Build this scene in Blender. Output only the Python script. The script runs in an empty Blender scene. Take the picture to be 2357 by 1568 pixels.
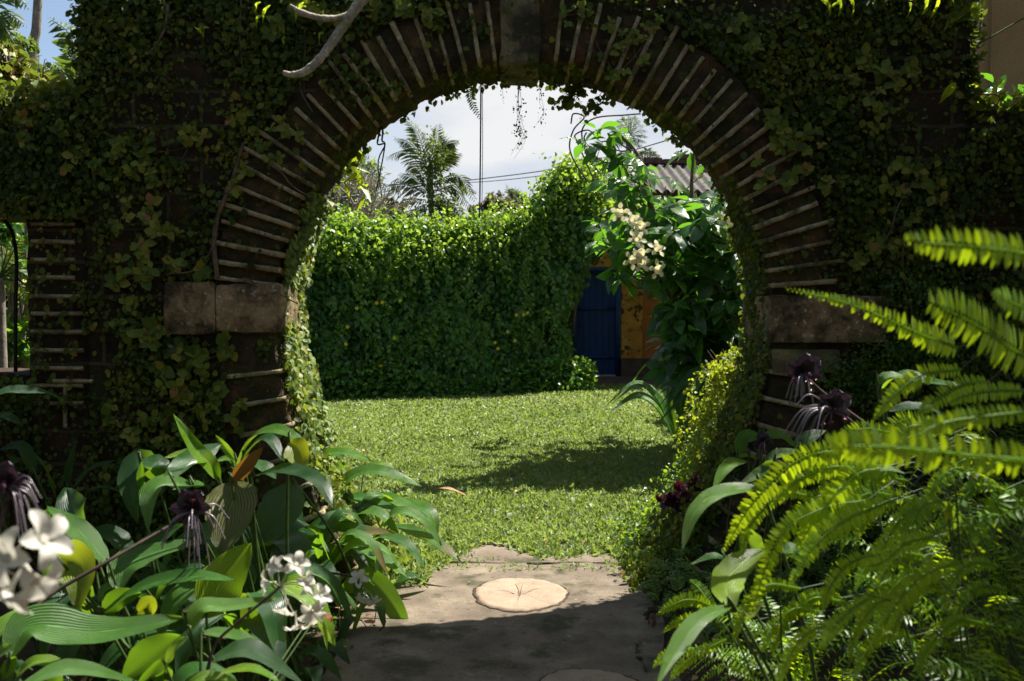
import bpy, math, random
import numpy as np
from mathutils import Vector

sc = bpy.context.scene
COL = sc.collection
rad = math.radians

# ------------------------------------------------------------------ camera
EYE = 1.5
FD = 2291.5            # focal length in units of the 2357-wide reading of the photograph
PITCH = math.atan(94 / FD)
cam = bpy.data.cameras.new('camera'); cam_ob = bpy.data.objects.new('camera', cam); COL.objects.link(cam_ob)
cam.lens = 35; cam.sensor_width = 36; cam.clip_start = 0.05; cam.clip_end = 900
cam_ob.location = (0, 0, EYE); cam_ob.rotation_euler = (math.pi / 2 - PITCH, 0, 0)
cam.dof.use_dof = True; cam.dof.focus_distance = 7.5; cam.dof.aperture_fstop = 3.8
sc.camera = cam_ob

# ------------------------------------------------------------------ sun and sky
SX, SY = 0.50, 0.43    # towards the sun, per metre of height (right, beyond the gate)
el = math.atan(1 / math.hypot(SX, SY))
sun = bpy.data.lights.new('sun', 'SUN'); sun_ob = bpy.data.objects.new('sun', sun); COL.objects.link(sun_ob)
sun.energy = 5.0; sun.angle = rad(0.5); sun.color = (1.0, 0.95, 0.86)
sun_ob.rotation_euler = Vector((SX, SY, 1)).to_track_quat('Z', 'Y').to_euler()
sun_ob.location = (0, 0, 30)
world = bpy.data.worlds.new('World'); sc.world = world; world.use_nodes = True
nt = world.node_tree; nt.nodes.clear()
W = nt.nodes.new; L = nt.links.new
out = W('ShaderNodeOutputWorld'); sky = W('ShaderNodeTexSky'); sky.sky_type = 'NISHITA'
sky.sun_disc = False; sky.sun_elevation = el; sky.sun_rotation = math.atan2(SX, SY)
bg = W('ShaderNodeBackground'); bg.inputs[1].default_value = 0.05
bgc = W('ShaderNodeBackground'); bgc.inputs[0].default_value = (0.93, 0.96, 1.0, 1); bgc.inputs[1].default_value = 0.29
tc = W('ShaderNodeTexCoord'); sep = W('ShaderNodeSeparateXYZ'); L(tc.outputs['Generated'], sep.inputs[0])
mp = W('ShaderNodeMapping'); mp.inputs['Scale'].default_value = (2.2, 2.2, 6.0); L(tc.outputs['Generated'], mp.inputs[0])
cn = W('ShaderNodeTexNoise'); cn.inputs['Scale'].default_value = 2.1; cn.inputs['Detail'].default_value = 7; cn.inputs['Roughness'].default_value = 0.55
L(mp.outputs[0], cn.inputs[0])
m1 = W('ShaderNodeMath'); m1.operation = 'MULTIPLY_ADD'; L(sep.outputs[0], m1.inputs[0]); m1.inputs[1].default_value = 3.2; m1.inputs[2].default_value = 1.05
m1.use_clamp = True
m2 = W('ShaderNodeMath'); m2.operation = 'MULTIPLY_ADD'; L(cn.outputs[0], m2.inputs[0]); m2.inputs[1].default_value = 0.9; L(m1.outputs[0], m2.inputs[2])
cr = W('ShaderNodeMapRange'); L(m2.outputs[0], cr.inputs[0]); cr.inputs[1].default_value = 0.5; cr.inputs[2].default_value = 1.2; cr.inputs[3].default_value = 0.03; cr.inputs[4].default_value = 0.97
# clouds full beyond the garden; thinner cloud kept overhead and behind as added fill
mz = W('ShaderNodeMapRange'); L(sep.outputs[1], mz.inputs[0]); mz.inputs[1].default_value = -0.1; mz.inputs[2].default_value = 0.5; mz.inputs[3].default_value = 0.35; mz.inputs[4].default_value = 1.0
m3 = W('ShaderNodeMath'); m3.operation = 'MULTIPLY'; L(cr.outputs[0], m3.inputs[0]); L(mz.outputs[0], m3.inputs[1])
mixs = W('ShaderNodeMixShader'); L(m3.outputs[0], mixs.inputs[0]); L(bg.outputs[0], mixs.inputs[1]); L(bgc.outputs[0], mixs.inputs[2])
cc2 = W('ShaderNodeTexNoise'); cc2.inputs['Scale'].default_value = 3.0; cc2.inputs['Detail'].default_value = 6; L(mp.outputs[0], cc2.inputs[0])
crp = W('ShaderNodeValToRGB'); crp.color_ramp.elements[0].position = .38; crp.color_ramp.elements[0].color = (.78, .85, .95, 1); crp.color_ramp.elements[1].position = .6; crp.color_ramp.elements[1].color = (1.02, 1.02, 1.03, 1); L(cc2.outputs[0], crp.inputs[0]); L(crp.outputs[0], bgc.inputs[0])
L(sky.outputs[0], bg.inputs[0]); L(mixs.outputs[0], out.inputs[0])
sc.view_settings.view_transform = 'Standard'; sc.view_settings.look = 'None'; sc.view_settings.gamma = 1
sc.view_settings.exposure = 1.6
try:
    sc.cycles.max_bounces = 8; sc.cycles.diffuse_bounces = 3; sc.cycles.glossy_bounces = 2; sc.cycles.transmission_bounces = 4
    sc.cycles.use_denoising = True; sc.cycles.sample_clamp_indirect = 4
except Exception:
    pass

# ------------------------------------------------------------------ helpers
def P(x, y, Y):
    """point at distance Y seen at (x, y) of the 2357-wide photograph"""
    c, s = math.cos(PITCH), math.sin(PITCH)
    u = (x - 1178.5) / FD; v = (784 - y) / FD
    d = np.array([u, c + v * s, -s + v * c])
    d = d * (Y / d[1])
    return np.array([d[0], d[1], EYE + d[2]])
def A(x, y, Y): return P(x / 2.422, 920.8 + y / 2.422, Y)              # lower left close-up
def B(x, y, Y): return P((1500 + x / 2.2236) / 1.0861, (1000 + y / 2.2236) / 1.0861, Y)  # lower right close-up
def D(x, y, Y): return P((1800 + x / 2.239) / 1.0861, (450 + y / 2.239) / 1.0861, Y)     # right middle close-up

def nz(v): return v / (np.linalg.norm(v, axis=-1, keepdims=True) + 1e-9)
def _h(i, j, k, s):
    n = (i * 374761393 + j * 668265263 + k * 2147483647 + s * 1274126177) & 0x7fffffff
    n = ((n ^ (n >> 13)) * 1274126177) & 0x7fffffff
    return ((n ^ (n >> 16)) & 0xffff) / 65535.0
def vnoise(p, scale=1.0, seed=0, octaves=3):
    p = np.asarray(p, float) * scale; tot = 0; amp = 1.0; norm = 0
    for o in range(octaves):
        q = np.floor(p).astype(np.int64); f = p - q; f = f * f * (3 - 2 * f); r = 0
        for a in (0, 1):
            for b in (0, 1):
                for c in (0, 1):
                    w = (f[:, 0] if a else 1 - f[:, 0]) * (f[:, 1] if b else 1 - f[:, 1]) * (f[:, 2] if c else 1 - f[:, 2])
                    r = r + w * _h(q[:, 0] + a, q[:, 1] + b, q[:, 2] + c, seed + o)
        tot = tot + amp * r; norm += amp; amp *= 0.5; p = p * 2.03
    return tot / norm

class MB:
    """collects verts and faces with a per-leaf random value and leaf coordinates"""
    def __init__(s): s.v = []; s.f3 = []; s.f4 = []; s.r = []; s.u = []; s.n = 0
    def add(s, v, f3=None, f4=None, r=0.5, u=None):
        v = np.asarray(v, float).reshape(-1, 3); k = len(v)
        if f3 is not None and len(f3): s.f3.append(np.asarray(f3, np.int64).reshape(-1, 3) + s.n)
        if f4 is not None and len(f4): s.f4.append(np.asarray(f4, np.int64).reshape(-1, 4) + s.n)
        s.v.append(v); s.r.append(np.broadcast_to(np.asarray(r, float), (k,)).copy())
        s.u.append(np.zeros((k, 3)) if u is None else np.asarray(u, float).reshape(-1, 3)); s.n += k
    def build(s, name, mat, parent=None, smooth=True, origin=None):
        v = np.concatenate(s.v); off = np.zeros(3)
        if parent is not None:
            o = parent
            while o is not None: off += np.array(o.location); o = o.parent
        elif origin is not None: off = np.array(origin, float)
        v = v - off
        f3 = np.concatenate(s.f3) if s.f3 else np.zeros((0, 3), np.int64)
        f4 = np.concatenate(s.f4) if s.f4 else np.zeros((0, 4), np.int64)
        me = bpy.data.meshes.new(name)
        me.vertices.add(len(v)); me.vertices.foreach_set('co', v.astype(np.float32).ravel())
        idx = np.concatenate([f3.ravel(), f4.ravel()]).astype(np.int32)
        me.loops.add(len(idx)); me.loops.foreach_set('vertex_index', idx)
        st = np.concatenate([np.arange(len(f3)) * 3, len(f3) * 3 + np.arange(len(f4)) * 4]).astype(np.int32)
        me.polygons.add(len(st)); me.polygons.foreach_set('loop_start', st)
        me.update(calc_edges=True)
        if smooth: me.polygons.foreach_set('use_smooth', np.ones(len(st), bool))
        a = me.attributes.new('rnd', 'FLOAT', 'POINT'); a.data.foreach_set('value', np.concatenate(s.r).astype(np.float32))
        a = me.attributes.new('luv', 'FLOAT_VECTOR', 'POINT'); a.data.foreach_set('vector', np.concatenate(s.u).astype(np.float32).ravel())
        me.materials.append(mat); me.validate()
        o = bpy.data.objects.new(name, me); COL.objects.link(o)
        if parent is not None: o.parent = parent
        else: o.location = off
        return o

def tag(o, label=None, cat=None, group=None, kind=None):
    if label: o['label'] = label
    if cat: o['category'] = cat
    if group: o['group'] = group
    if kind: o['kind'] = kind
    return o
def thing(name, loc, label, cat, group=None, kind=None):
    o = bpy.data.objects.new(name, None); COL.objects.link(o); o.location = loc; o.empty_display_size = 0.1
    return tag(o, label, cat, group, kind)

def bez(pts, n):
    """smooth curve through 2..k points (Catmull-Rom)"""
    p = [np.asarray(q, float) for q in pts]
    if len(p) == 2: t = np.linspace(0, 1, n)[:, None]; return p[0] * (1 - t) + p[1] * t
    p = [2 * p[0] - p[1]] + p + [2 * p[-1] - p[-2]]; segs = len(p) - 3; res = []
    for t in np.linspace(0, segs, n):
        i = min(int(t), segs - 1); f = t - i; a, b, c, d = p[i:i + 4]
        res.append(0.5 * ((2 * b) + (-a + c) * f + (2 * a - 5 * b + 4 * c - d) * f * f + (-a + 3 * b - 3 * c + d) * f ** 3))
    return np.array(res)
def frames(c, hint):
    t = nz(np.gradient(c, axis=0)); hint = np.asarray(hint, float)
    side = nz(np.cross(t, hint)); nrm = nz(np.cross(side, t)); return t, side, nrm
def tube(mb, pts, r, sides=6, n=None, rnd=0.5, smoothc=True):
    c = bez(pts, n or max(2, len(pts) * 4)) if smoothc else np.asarray(pts, float)
    k = len(c); rr = np.interp(np.linspace(0, 1, k), np.linspace(0, 1, len(np.atleast_1d(r))), np.atleast_1d(r)) if np.ndim(r) else np.full(k, r)
    d = c[-1] - c[0]; hint = np.array([0, 1, 0.1]) if abs(d[2]) > abs(d[1]) else np.array([0.1, 0, 1.])
    t, s, nn = frames(c, hint); a = np.linspace(0, 2 * np.pi, sides, endpoint=False)
    v = c[:, None] + rr[:, None, None] * (s[:, None] * np.cos(a)[None, :, None] + nn[:, None] * np.sin(a)[None, :, None])
    i = np.arange(k - 1)[:, None] * sides; j = np.arange(sides)[None]; j2 = (j + 1) % sides
    f = np.stack([i + j, i + j2, i + sides + j2, i + sides + j], -1).reshape(-1, 4)
    u = np.zeros((k, sides, 3)); u[..., 1] = np.linspace(0, 1, k)[:, None]; u[..., 0] = np.cos(a)[None]
    mb.add(v, None, f, rnd, u)
    cap = (k - 1) * sides; mb.add(np.vstack([v[-1], c[-1:]]), [[q, (q + 1) % sides, sides] for q in range(sides)], None, rnd)
def box(mb, lo, hi, rnd=0.5):
    x0, y0, z0 = lo; x1, y1, z1 = hi
    v = [(x0, y0, z0), (x1, y0, z0), (x1, y1, z0), (x0, y1, z0), (x0, y0, z1), (x1, y0, z1), (x1, y1, z1), (x0, y1, z1)]
    mb.add(v, None, [(0, 3, 2, 1), (4, 5, 6, 7), (0, 1, 5, 4), (1, 2, 6, 5), (2, 3, 7, 6), (3, 0, 4, 7)], rnd)
def rough_box(mb, lo, hi, step=0.04, amp=0.006, seed=1, rnd=0.5, bev=0.012):
    """box with worn, noisy faces"""
    lo = np.array(lo, float); hi = np.array(hi, float); ctr = (lo + hi) / 2; hs = (hi - lo) / 2
    for ax in range(3):
        a, b = [q for q in range(3) if q != ax]
        na = max(2, int((hi[a] - lo[a]) / step)); nb = max(2, int((hi[b] - lo[b]) / step))
        for sgn in (0, 1):
            g = np.zeros((na + 1, nb + 1, 3)); g[..., a] = np.linspace(lo[a], hi[a], na + 1)[:, None]; g[..., b] = np.linspace(lo[b], hi[b], nb + 1)[None]
            g[..., ax] = hi[ax] if sgn else lo[ax]; p = g.reshape(-1, 3)
            q = (p - ctr); d = np.maximum(np.abs(q) - (hs - bev), 0); l = np.linalg.norm(d, axis=1, keepdims=True) + 1e-9
            p2 = ctr + np.sign(q) * np.minimum(np.abs(q), hs - bev) + np.sign(q) * d / l * bev
            ns = np.stack([vnoise(p2, 9, seed + k, 3) for k in range(3)], 1) - .5
            p2 = p2 + ns * 2 * amp
            i = np.arange(na)[:, None] * (nb + 1); j = np.arange(nb)[None]
            f = np.stack([i + j, i + nb + 1 + j, i + nb + 2 + j, i + j + 1], -1).reshape(-1, 4)
            if (sgn == 0) != (ax == 1): f = f[:, ::-1]
            mb.add(p2, None, f, rnd)

# leaf templates: x across (-.5..5), y along, z lift, with faces
def tmpl(ws, fold=0.12, curl=-0.1):
    """ws: half widths at even stations between base and tip"""
    n = len(ws); v = [(0, 0, 0)]; u = [(0, 0, 0)]
    for i, w in enumerate(ws):
        y = (i + 1) / (n + 1); c = curl * y * y
        v += [(-w, y, c + fold * w), (0, y, c), (w, y, c + fold * w)]; u += [(-1, y, 0), (0, y, 0), (1, y, 0)]
    v.append((0, 1, curl)); u.append((0, 1, 0)); f3 = [(0, 2, 1), (0, 3, 2)]; f4 = []
    for i in range(n - 1):
        a = 1 + 3 * i; b = a + 3; f4 += [(a, a + 1, b + 1, b), (a + 1, a + 2, b + 2, b + 1)]
    a = 1 + 3 * (n - 1); t = len(v) - 1; f3 += [(a, a + 1, t), (a + 1, a + 2, t)]
    return np.array(v, float), np.array(f3), (np.array(f4) if f4 else np.zeros((0, 4), int)), np.array(u, float)
T_FIG = tmpl([.36, .34], .25, -.12)       # small round-based leaf
T_OVAL = tmpl([.22, .33, .24], .2, -.18)  # bigger oval leaf
T_IVY = tmpl([.24, .33, .25, .11], .3, -.3)
T_BIG = tmpl([.13, .21, .24, .21, .12], .16, -.38)
T_LANCE = tmpl([.11, .12, .07], .25, -.25)
T_BLADE = tmpl([.09], .3, -.25)
T_PINNA = tmpl([.16, .15, .11], .1, -.06)
def leaves(mb, pos, tip, nrm, size, T, rnd, wid=None):
    v, f3, f4, u = T; pos = np.asarray(pos); N = len(pos)
    if N == 0: return
    tip = nz(tip); s = nz(np.cross(tip, nrm)); n = np.cross(s, tip)
    size = np.broadcast_to(size, (N,)); w = size if wid is None else size * wid
    V = pos[:, None] + (v[None, :, 0:1] * w[:, None, None]) * s[:, None] + (v[None, :, 1:2] * size[:, None, None]) * tip[:, None] + (v[None, :, 2:3] * size[:, None, None]) * n[:, None]
    k = len(v); o = (np.arange(N) * k)[:, None, None]
    mb.add(V.reshape(-1, 3), (f3[None] + o).reshape(-1, 3), (f4[None] + o).reshape(-1, 4) if len(f4) else None,
           np.repeat(np.broadcast_to(rnd, (N,)), k), np.tile(u, (N, 1)))
RG = np.random.default_rng(7)
def rdir(n, bias=(0, 0, 0), spread=1.0):
    return nz(RG.normal(size=(n, 3)) * spread + np.array(bias, float))

PET = []
def big_leaf(mb, pts, width, up=(0, -0.6, 0.8), fold=0.25, wave=0.04, rnd=0.5, n=22, m=8, peak=0.42, base=None, pr=0.006, prof=None, seed=0):
    """one broad leaf through pts (base..tip); petiole down to `base`"""
    c = bez(pts, n); t, s, nn = frames(c, up); v = np.linspace(0, 1, n)
    if prof is None:
        w = np.where(v < peak, np.sin(np.clip(v / peak, 0, 1) * np.pi / 2) ** 0.8, np.cos(np.clip((v - peak) / (1 - peak), 0, 1) * np.pi / 2) ** 0.75)
    else: w = np.interp(v, np.linspace(0, 1, len(prof)), prof)
    w = np.maximum(w * (1 + .05 * np.sin(v * 23 + seed) * np.sin(v * 9 + seed * 3)), 0.02) * width / 2; u = np.linspace(-1, 1, m + 1); ph = seed * 1.7
    lift = fold * np.abs(u)[None] ** 1.4 * w[:, None] + wave * width * (np.sin(v * 11 + ph)[:, None] * (u ** 2 * np.sign(u))[None] + .6 * np.sin(v * 7 + ph * 2)[:, None] * (u ** 2)[None])
    rib = -0.012 * width * np.exp(-(u / .12) ** 2)[None] * np.ones((n, 1))
    V = c[:, None] + s[:, None] * (u[None, :, None] * w[:, None, None]) + nn[:, None] * (lift + rib)[..., None]
    i = np.arange(n - 1)[:, None] * (m + 1); j = np.arange(m)[None]
    f = np.stack([i + j, i + j + 1, i + m + 2 + j, i + m + 1 + j], -1).reshape(-1, 4)
    U = np.zeros((n, m + 1, 3)); U[..., 0] = u[None]; U[..., 1] = v[:, None]; U[..., 2] = width
    mb.add(V, None, f, rnd, U)
    if base is not None:
        b = np.asarray(base, float); d = c[0] - c[1]; mid = c[0] * .45 + b * .55 + nz(d) * .05
        PET.clear(); q = MB(); tube(q, [c[1], c[0], mid, b], [pr * .6, pr * .8, pr * 1.2], 6, 10, .5); PET.append(q)
def frond(mb, pts, hw, up=(0, -0.8, 0.6), n=34, rnd=0.5, T=T_PINNA, sweep=0.35, droop=0.12, taper=(0.35, 1, 1, .8, .45, .08), rr=0.003, wid=None, jit=.085, upv=None):
    """pinnate frond: rachis through pts and n pairs of leaflets up to hw long"""
    c = bez(pts, 40); t, s, nn = frames(c, up if upv is None else upv)
    L_ = np.linspace(0.03, 1, n); ii = L_ * 39
    def at(a): return np.stack([np.interp(ii, np.arange(40), a[:, k]) for k in range(3)], 1)
    cp, tp, sp, np_ = at(c), nz(at(t)), nz(at(s)), nz(at(nn))
    ln = hw * np.interp(L_, np.linspace(0, 1, len(taper)), taper)
    length = np.linalg.norm(np.diff(c, axis=0), axis=1).sum(); gap = length / n
    for sg in (-1, 1):
        d = sp * sg + tp * (sweep + RG.normal(0, jit, (n, 1))) - np_ * (droop + RG.normal(0, jit, (n, 1))) + RG.normal(0, jit, (n, 3)) * .5
        w = np.clip(gap * 3.3 / np.maximum(ln, 1e-4), .05, 2.5) if wid is None else wid
        leaves(mb, cp + tp * (gap * .25 * sg), d, np_ + RG.normal(0, .12, (n, 3)), ln * RG.uniform(.8, 1.06, n) * np.where(RG.random(n) < .03, .4, 1), T, np.clip(rnd + RG.normal(0, .12, n), 0, 1), w)
    tube(mb, c[::4], [rr, rr * .35], 5, 20, .35)

# ------------------------------------------------------------------ materials
def newmat(name):
    m = bpy.data.materials.new(name); m.use_nodes = True; t = m.node_tree; t.nodes.clear()
    return m, t, (lambda ty, **k: _node(t, ty, k)), t.links.new
def _node(t, ty, k):
    n = t.nodes.new(ty)
    for a, b in k.items():
        if a.startswith('i_'): n.inputs[a[2:].replace('_', ' ')].default_value = b
        else: setattr(n, a, b)
    return n
def ramp(t, fac, stops, interp='LINEAR'):
    r = t.nodes.new('ShaderNodeValToRGB'); r.color_ramp.interpolation = interp; e = r.color_ramp.elements
    while len(e) < len(stops): e.new(0.5)
    for q, (p, c) in zip(e, stops): q.position = p; q.color = (*c, 1) if len(c) == 3 else c
    t.links.new(fac, r.inputs[0]); return r.outputs[0]
def mixc(t, fac, a, b, mode='MIX'):
    m = t.nodes.new('ShaderNodeMix'); m.data_type = 'RGBA'; m.blend_type = mode
    for s, v in ((0, fac), (6, a), (7, b)):
        if isinstance(v, (int, float)): m.inputs[s].default_value = v
        elif isinstance(v, tuple): m.inputs[s].default_value = (*v, 1)
        else: t.links.new(v, m.inputs[s])
    return m.outputs[2]
def leafmat(name, stops, trans=(0.25, 0.4, 0.03), tf=0.4, rough=0.42, spec=0.5, veins=0.0, spots=0.25, vein_n=26, bscale=45, edge=None):
    """leaf: colour from the per-leaf value and noise, thin translucent, optional parallel veins"""
    m, t, N, Lk = newmat(name)
    at = N('ShaderNodeAttribute', attribute_name='rnd'); lv = N('ShaderNodeAttribute', attribute_name='luv')
    geo = N('ShaderNodeNewGeometry'); no = N('ShaderNodeTexNoise', i_Scale=9.0, i_Detail=4.0); Lk(geo.outputs['Position'], no.inputs[0])
    ad = N('ShaderNodeMath', operation='MULTIPLY_ADD'); Lk(no.outputs[0], ad.inputs[0]); ad.inputs[1].default_value = 0.5
    sb = N('ShaderNodeMath', operation='SUBTRACT'); Lk(at.outputs['Fac'], sb.inputs[0]); sb.inputs[1].default_value = 0.25; Lk(sb.outputs[0], ad.inputs[2])
    col = ramp(t, ad.outputs[0], stops)
    bump_h = None
    if veins > 0:
        sp = N('ShaderNodeSeparateXYZ'); Lk(lv.outputs['Vector'], sp.inputs[0])
        ab = N('ShaderNodeMath', operation='ABSOLUTE'); Lk(sp.outputs[0], ab.inputs[0])
        # veins run from the midrib towards the tip
        k = N('ShaderNodeMath', operation='MULTIPLY_ADD'); Lk(sp.outputs[1], k.inputs[0]); k.inputs[1].default_value = -0.55; Lk(ab.outputs[0], k.inputs[2])
        s = N('ShaderNodeMath', operation='MULTIPLY'); Lk(k.outputs[0], s.inputs[0]); s.inputs[1].default_value = vein_n
        n2 = N('ShaderNodeMath', operation='SINE'); Lk(s.outputs[0], n2.inputs[0])
        bump_h = n2.outputs[0]
        vf = N('ShaderNodeMapRange'); Lk(n2.outputs[0], vf.inputs[0]); vf.inputs[1].default_value = -1; vf.inputs[2].default_value = 1; vf.inputs[3].default_value = 1 - veins; vf.inputs[4].default_value = 1 + veins * .4
        mid = N('ShaderNodeMapRange'); Lk(ab.outputs[0], mid.inputs[0]); mid.inputs[1].default_value = 0.015; mid.inputs[2].default_value = 0.05; mid.inputs[3].default_value = 1.5; mid.inputs[4].default_value = 1.0
        mm = N('ShaderNodeMath', operation='MULTIPLY'); Lk(vf.outputs[0], mm.inputs[0]); Lk(mid.outputs[0], mm.inputs[1])
        cmb = N('ShaderNodeCombineXYZ')
        for q in range(3): Lk(mm.outputs[0], cmb.inputs[q])
        col = mixc(t, 1.0, col, cmb.outputs[0], 'MULTIPLY')
        if edge:
            n3 = N('ShaderNodeTexNoise', i_Scale=5.0, i_Detail=3.0); Lk(geo.outputs['Position'], n3.inputs[0])
            e1 = N('ShaderNodeMath', operation='MULTIPLY_ADD'); Lk(n3.outputs[0], e1.inputs[0]); e1.inputs[1].default_value = 1.2; Lk(sp.outputs[1], e1.inputs[2])
            e2 = N('ShaderNodeMapRange'); Lk(e1.outputs[0], e2.inputs[0]); e2.inputs[1].default_value = edge[1]; e2.inputs[2].default_value = edge[1] + .18
            col = mixc(t, e2.outputs[0], col, edge[0])
    if spots > 0:
        vo = N('ShaderNodeTexNoise', i_Scale=38.0, i_Detail=2.0); Lk(geo.outputs['Position'], vo.inputs[0])
        sf = N('ShaderNodeMapRange'); Lk(vo.outputs[0], sf.inputs[0]); sf.inputs[1].default_value = 0.62; sf.inputs[2].default_value = 0.72; sf.inputs[3].default_value = 0; sf.inputs[4].default_value = spots
        col = mixc(t, sf.outputs[0], col, (0.13, 0.10, 0.03))
    pb = N('ShaderNodeBsdfPrincipled', i_Roughness=rough); pb.inputs['Specular IOR Level'].default_value = spec
    Lk(col, pb.inputs['Base Color'])
    tr = N('ShaderNodeBsdfTranslucent'); tcol = mixc(t, 0.65, col, trans); Lk(tcol, tr.inputs[0])
    mx = N('ShaderNodeMixShader'); mx.inputs[0].default_value = tf; Lk(pb.outputs[0], mx.inputs[1]); Lk(tr.outputs[0], mx.inputs[2])
    nb = N('ShaderNodeTexNoise', i_Scale=float(bscale), i_Detail=2.0); Lk(geo.outputs['Position'], nb.inputs[0])
    bp = N('ShaderNodeBump', i_Strength=0.18, i_Distance=0.004); Lk(nb.outputs[0], bp.inputs['Height'])
    if bump_h is not None:
        b2 = N('ShaderNodeBump', i_Strength=0.6, i_Distance=0.003)
        rn_ = N('ShaderNodeTexNoise', i_Scale=14.0, i_Detail=5.0); Lk(geo.outputs['Position'], rn_.inputs[0]); rm_ = N('ShaderNodeMapRange'); Lk(rn_.outputs[0], rm_.inputs[0]); rm_.inputs[1].default_value = .35; rm_.inputs[2].default_value = .65; rm_.inputs[3].default_value = rough * .75; rm_.inputs[4].default_value = rough * 1.7; Lk(rm_.outputs[0], pb.inputs['Roughness']); Lk(bump_h, b2.inputs['Height']); Lk(bp.outputs[0], b2.inputs['Normal']); bp = b2
    Lk(bp.outputs[0], pb.inputs['Normal'])
    o = N('ShaderNodeOutputMaterial'); Lk(mx.outputs[0], o.inputs[0]); return m
def rockmat(name, stops, scale=6.0, rough=0.9, bump=0.4, dist=0.01, rv=False, lichen=None, fine=60.0, brick=None, moss=None, spec=0.25, detail=8, streak=None):
    m, t, N, Lk = newmat(name); geo = N('ShaderNodeNewGeometry'); pos = geo.outputs['Position']
    n1 = N('ShaderNodeTexNoise', i_Scale=float(scale), i_Detail=float(detail), i_Roughness=0.62); Lk(pos, n1.inputs[0])
    col = ramp(t, n1.outputs[0], stops)
    n2 = N('ShaderNodeTexNoise', i_Scale=float(fine), i_Detail=3.0); Lk(pos, n2.inputs[0])
    g = N('ShaderNodeMapRange'); Lk(n2.outputs[0], g.inputs[0]); g.inputs[1].default_value = .3; g.inputs[2].default_value = .7; g.inputs[3].default_value = .78; g.inputs[4].default_value = 1.18
    cc = N('ShaderNodeCombineXYZ'); [Lk(g.outputs[0], cc.inputs[q]) for q in range(3)]
    col = mixc(t, 1.0, col, cc.outputs[0], 'MULTIPLY')
    if rv:
        at = N('ShaderNodeAttribute', attribute_name='rnd'); gv = ramp(t, at.outputs['Fac'], [(0, (.55, .6, .6)), (.5, (1, 1, 1)), (.8, (1.5, 1.2, 1.0)), (1, (1.2, 1.5, 1.0))]); col = mixc(t, 1.0, col, gv, 'MULTIPLY')
    h = N('ShaderNodeMath', operation='MULTIPLY_ADD'); Lk(n2.outputs[0], h.inputs[0]); h.inputs[1].default_value = .35; Lk(n1.outputs[0], h.inputs[2]); hh = h.outputs[0]
    if brick:
        sp = N('ShaderNodeSeparateXYZ'); Lk(pos, sp.inputs[0]); cb = N('ShaderNodeCombineXYZ'); Lk(sp.outputs[0], cb.inputs[0]); Lk(sp.outputs[2], cb.inputs[1])
        dn = N('ShaderNodeTexNoise', i_Scale=7.0); Lk(pos, dn.inputs[0]); ds = N('ShaderNodeVectorMath', operation='MULTIPLY_ADD'); Lk(dn.outputs['Color'], ds.inputs[0]); ds.inputs[1].default_value = (.03, .03, .03); Lk(cb.outputs[0], ds.inputs[2])
        br = N('ShaderNodeTexBrick', i_Scale=1.0); Lk(ds.outputs[0], br.inputs[0])
        br.inputs['Brick Width'].default_value = brick[0]; br.inputs['Row Height'].default_value = brick[1]; br.inputs['Mortar Size'].default_value = brick[2]; br.inputs['Mortar Smooth'].default_value = .3
        col = mixc(t, br.outputs['Fac'], col, brick[3])
        ad = N('ShaderNodeMath', operation='MULTIPLY_ADD'); Lk(br.outputs['Fac'], ad.inputs[0]); ad.inputs[1].default_value = .8; Lk(hh, ad.inputs[2]); hh = ad.outputs[0]
    for sp_ in (lichen, moss):
        if sp_:
            c, sc_, lo, hi, amt = sp_
            n3 = N('ShaderNodeTexNoise', i_Scale=float(sc_), i_Detail=6.0, i_Roughness=.65); Lk(pos, n3.inputs[0])
            f = N('ShaderNodeMapRange'); Lk(n3.outputs[0], f.inputs[0]); f.inputs[1].default_value = lo; f.inputs[2].default_value = hi; f.inputs[3].default_value = 0; f.inputs[4].default_value = amt
            col = mixc(t, f.outputs[0], col, c)
    pb = N('ShaderNodeBsdfPrincipled', i_Roughness=rough); pb.inputs['Specular IOR Level'].default_value = spec; Lk(col, pb.inputs['Base Color'])
    bp = N('ShaderNodeBump', i_Strength=bump, i_Distance=dist); Lk(hh, bp.inputs['Height']); Lk(bp.outputs[0], pb.inputs['Normal'])
    o = N('ShaderNodeOutputMaterial'); Lk(pb.outputs[0], o.inputs[0]); return m

M = {}
M['brick'] = rockmat('laterite', [(.3, (.012, .009, .006)), (.5, (.026, .018, .011)), (.64, (.05, .024, .014)), (.8, (.09, .04, .024))], 5, .95, .9, .02, lichen=((.06, .06, .02), 14, .55, .7, .5), moss=((.02, .03, .008), 3, .5, .65, .7), brick=(.34, .17, .012, (.060, .048, .030)))
M['arch'] = rockmat('arch brick', [(.3, (.012, .010, .007)), (.48, (.036, .026, .016)), (.6, (.075, .040, .022)), (.74, (.14, .08, .045))], 9, .95, 1.0, .03, rv=True, lichen=((.12, .10, .03), 11, .56, .7, .55), moss=((.028, .036, .010), 5, .44, .62, .75))
M['point'] = rockmat('raised pointing', [(.3, (.10, .08, .04)), (.5, (.26, .21, .12)), (.75, (.40, .34, .22))], 5, .95, .8, .008, lichen=((.5, .48, .36), 30, .60, .66, .8), moss=((.045, .045, .014), 7, .50, .62, .8))
M['stone'] = rockmat('impost stone', [(.3, (.07, .048, .024)), (.5, (.20, .135, .068)), (.7, (.32, .24, .14))], 9, .9, .9, .015, lichen=((.42, .40, .3), 30, .60, .65, .8), moss=((.018, .016, .009), 4.3, .46, .58, .9))
M['keystone'] = rockmat('keystone', [(.3, (.03, .025, .015)), (.5, (.10, .085, .05)), (.7, (.20, .17, .08))], 6, .9, .7, .012, lichen=((.3, .29, .2), 45, .6, .66, .5), moss=((.012, .011, .006), 4, .48, .58, .8))
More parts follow.
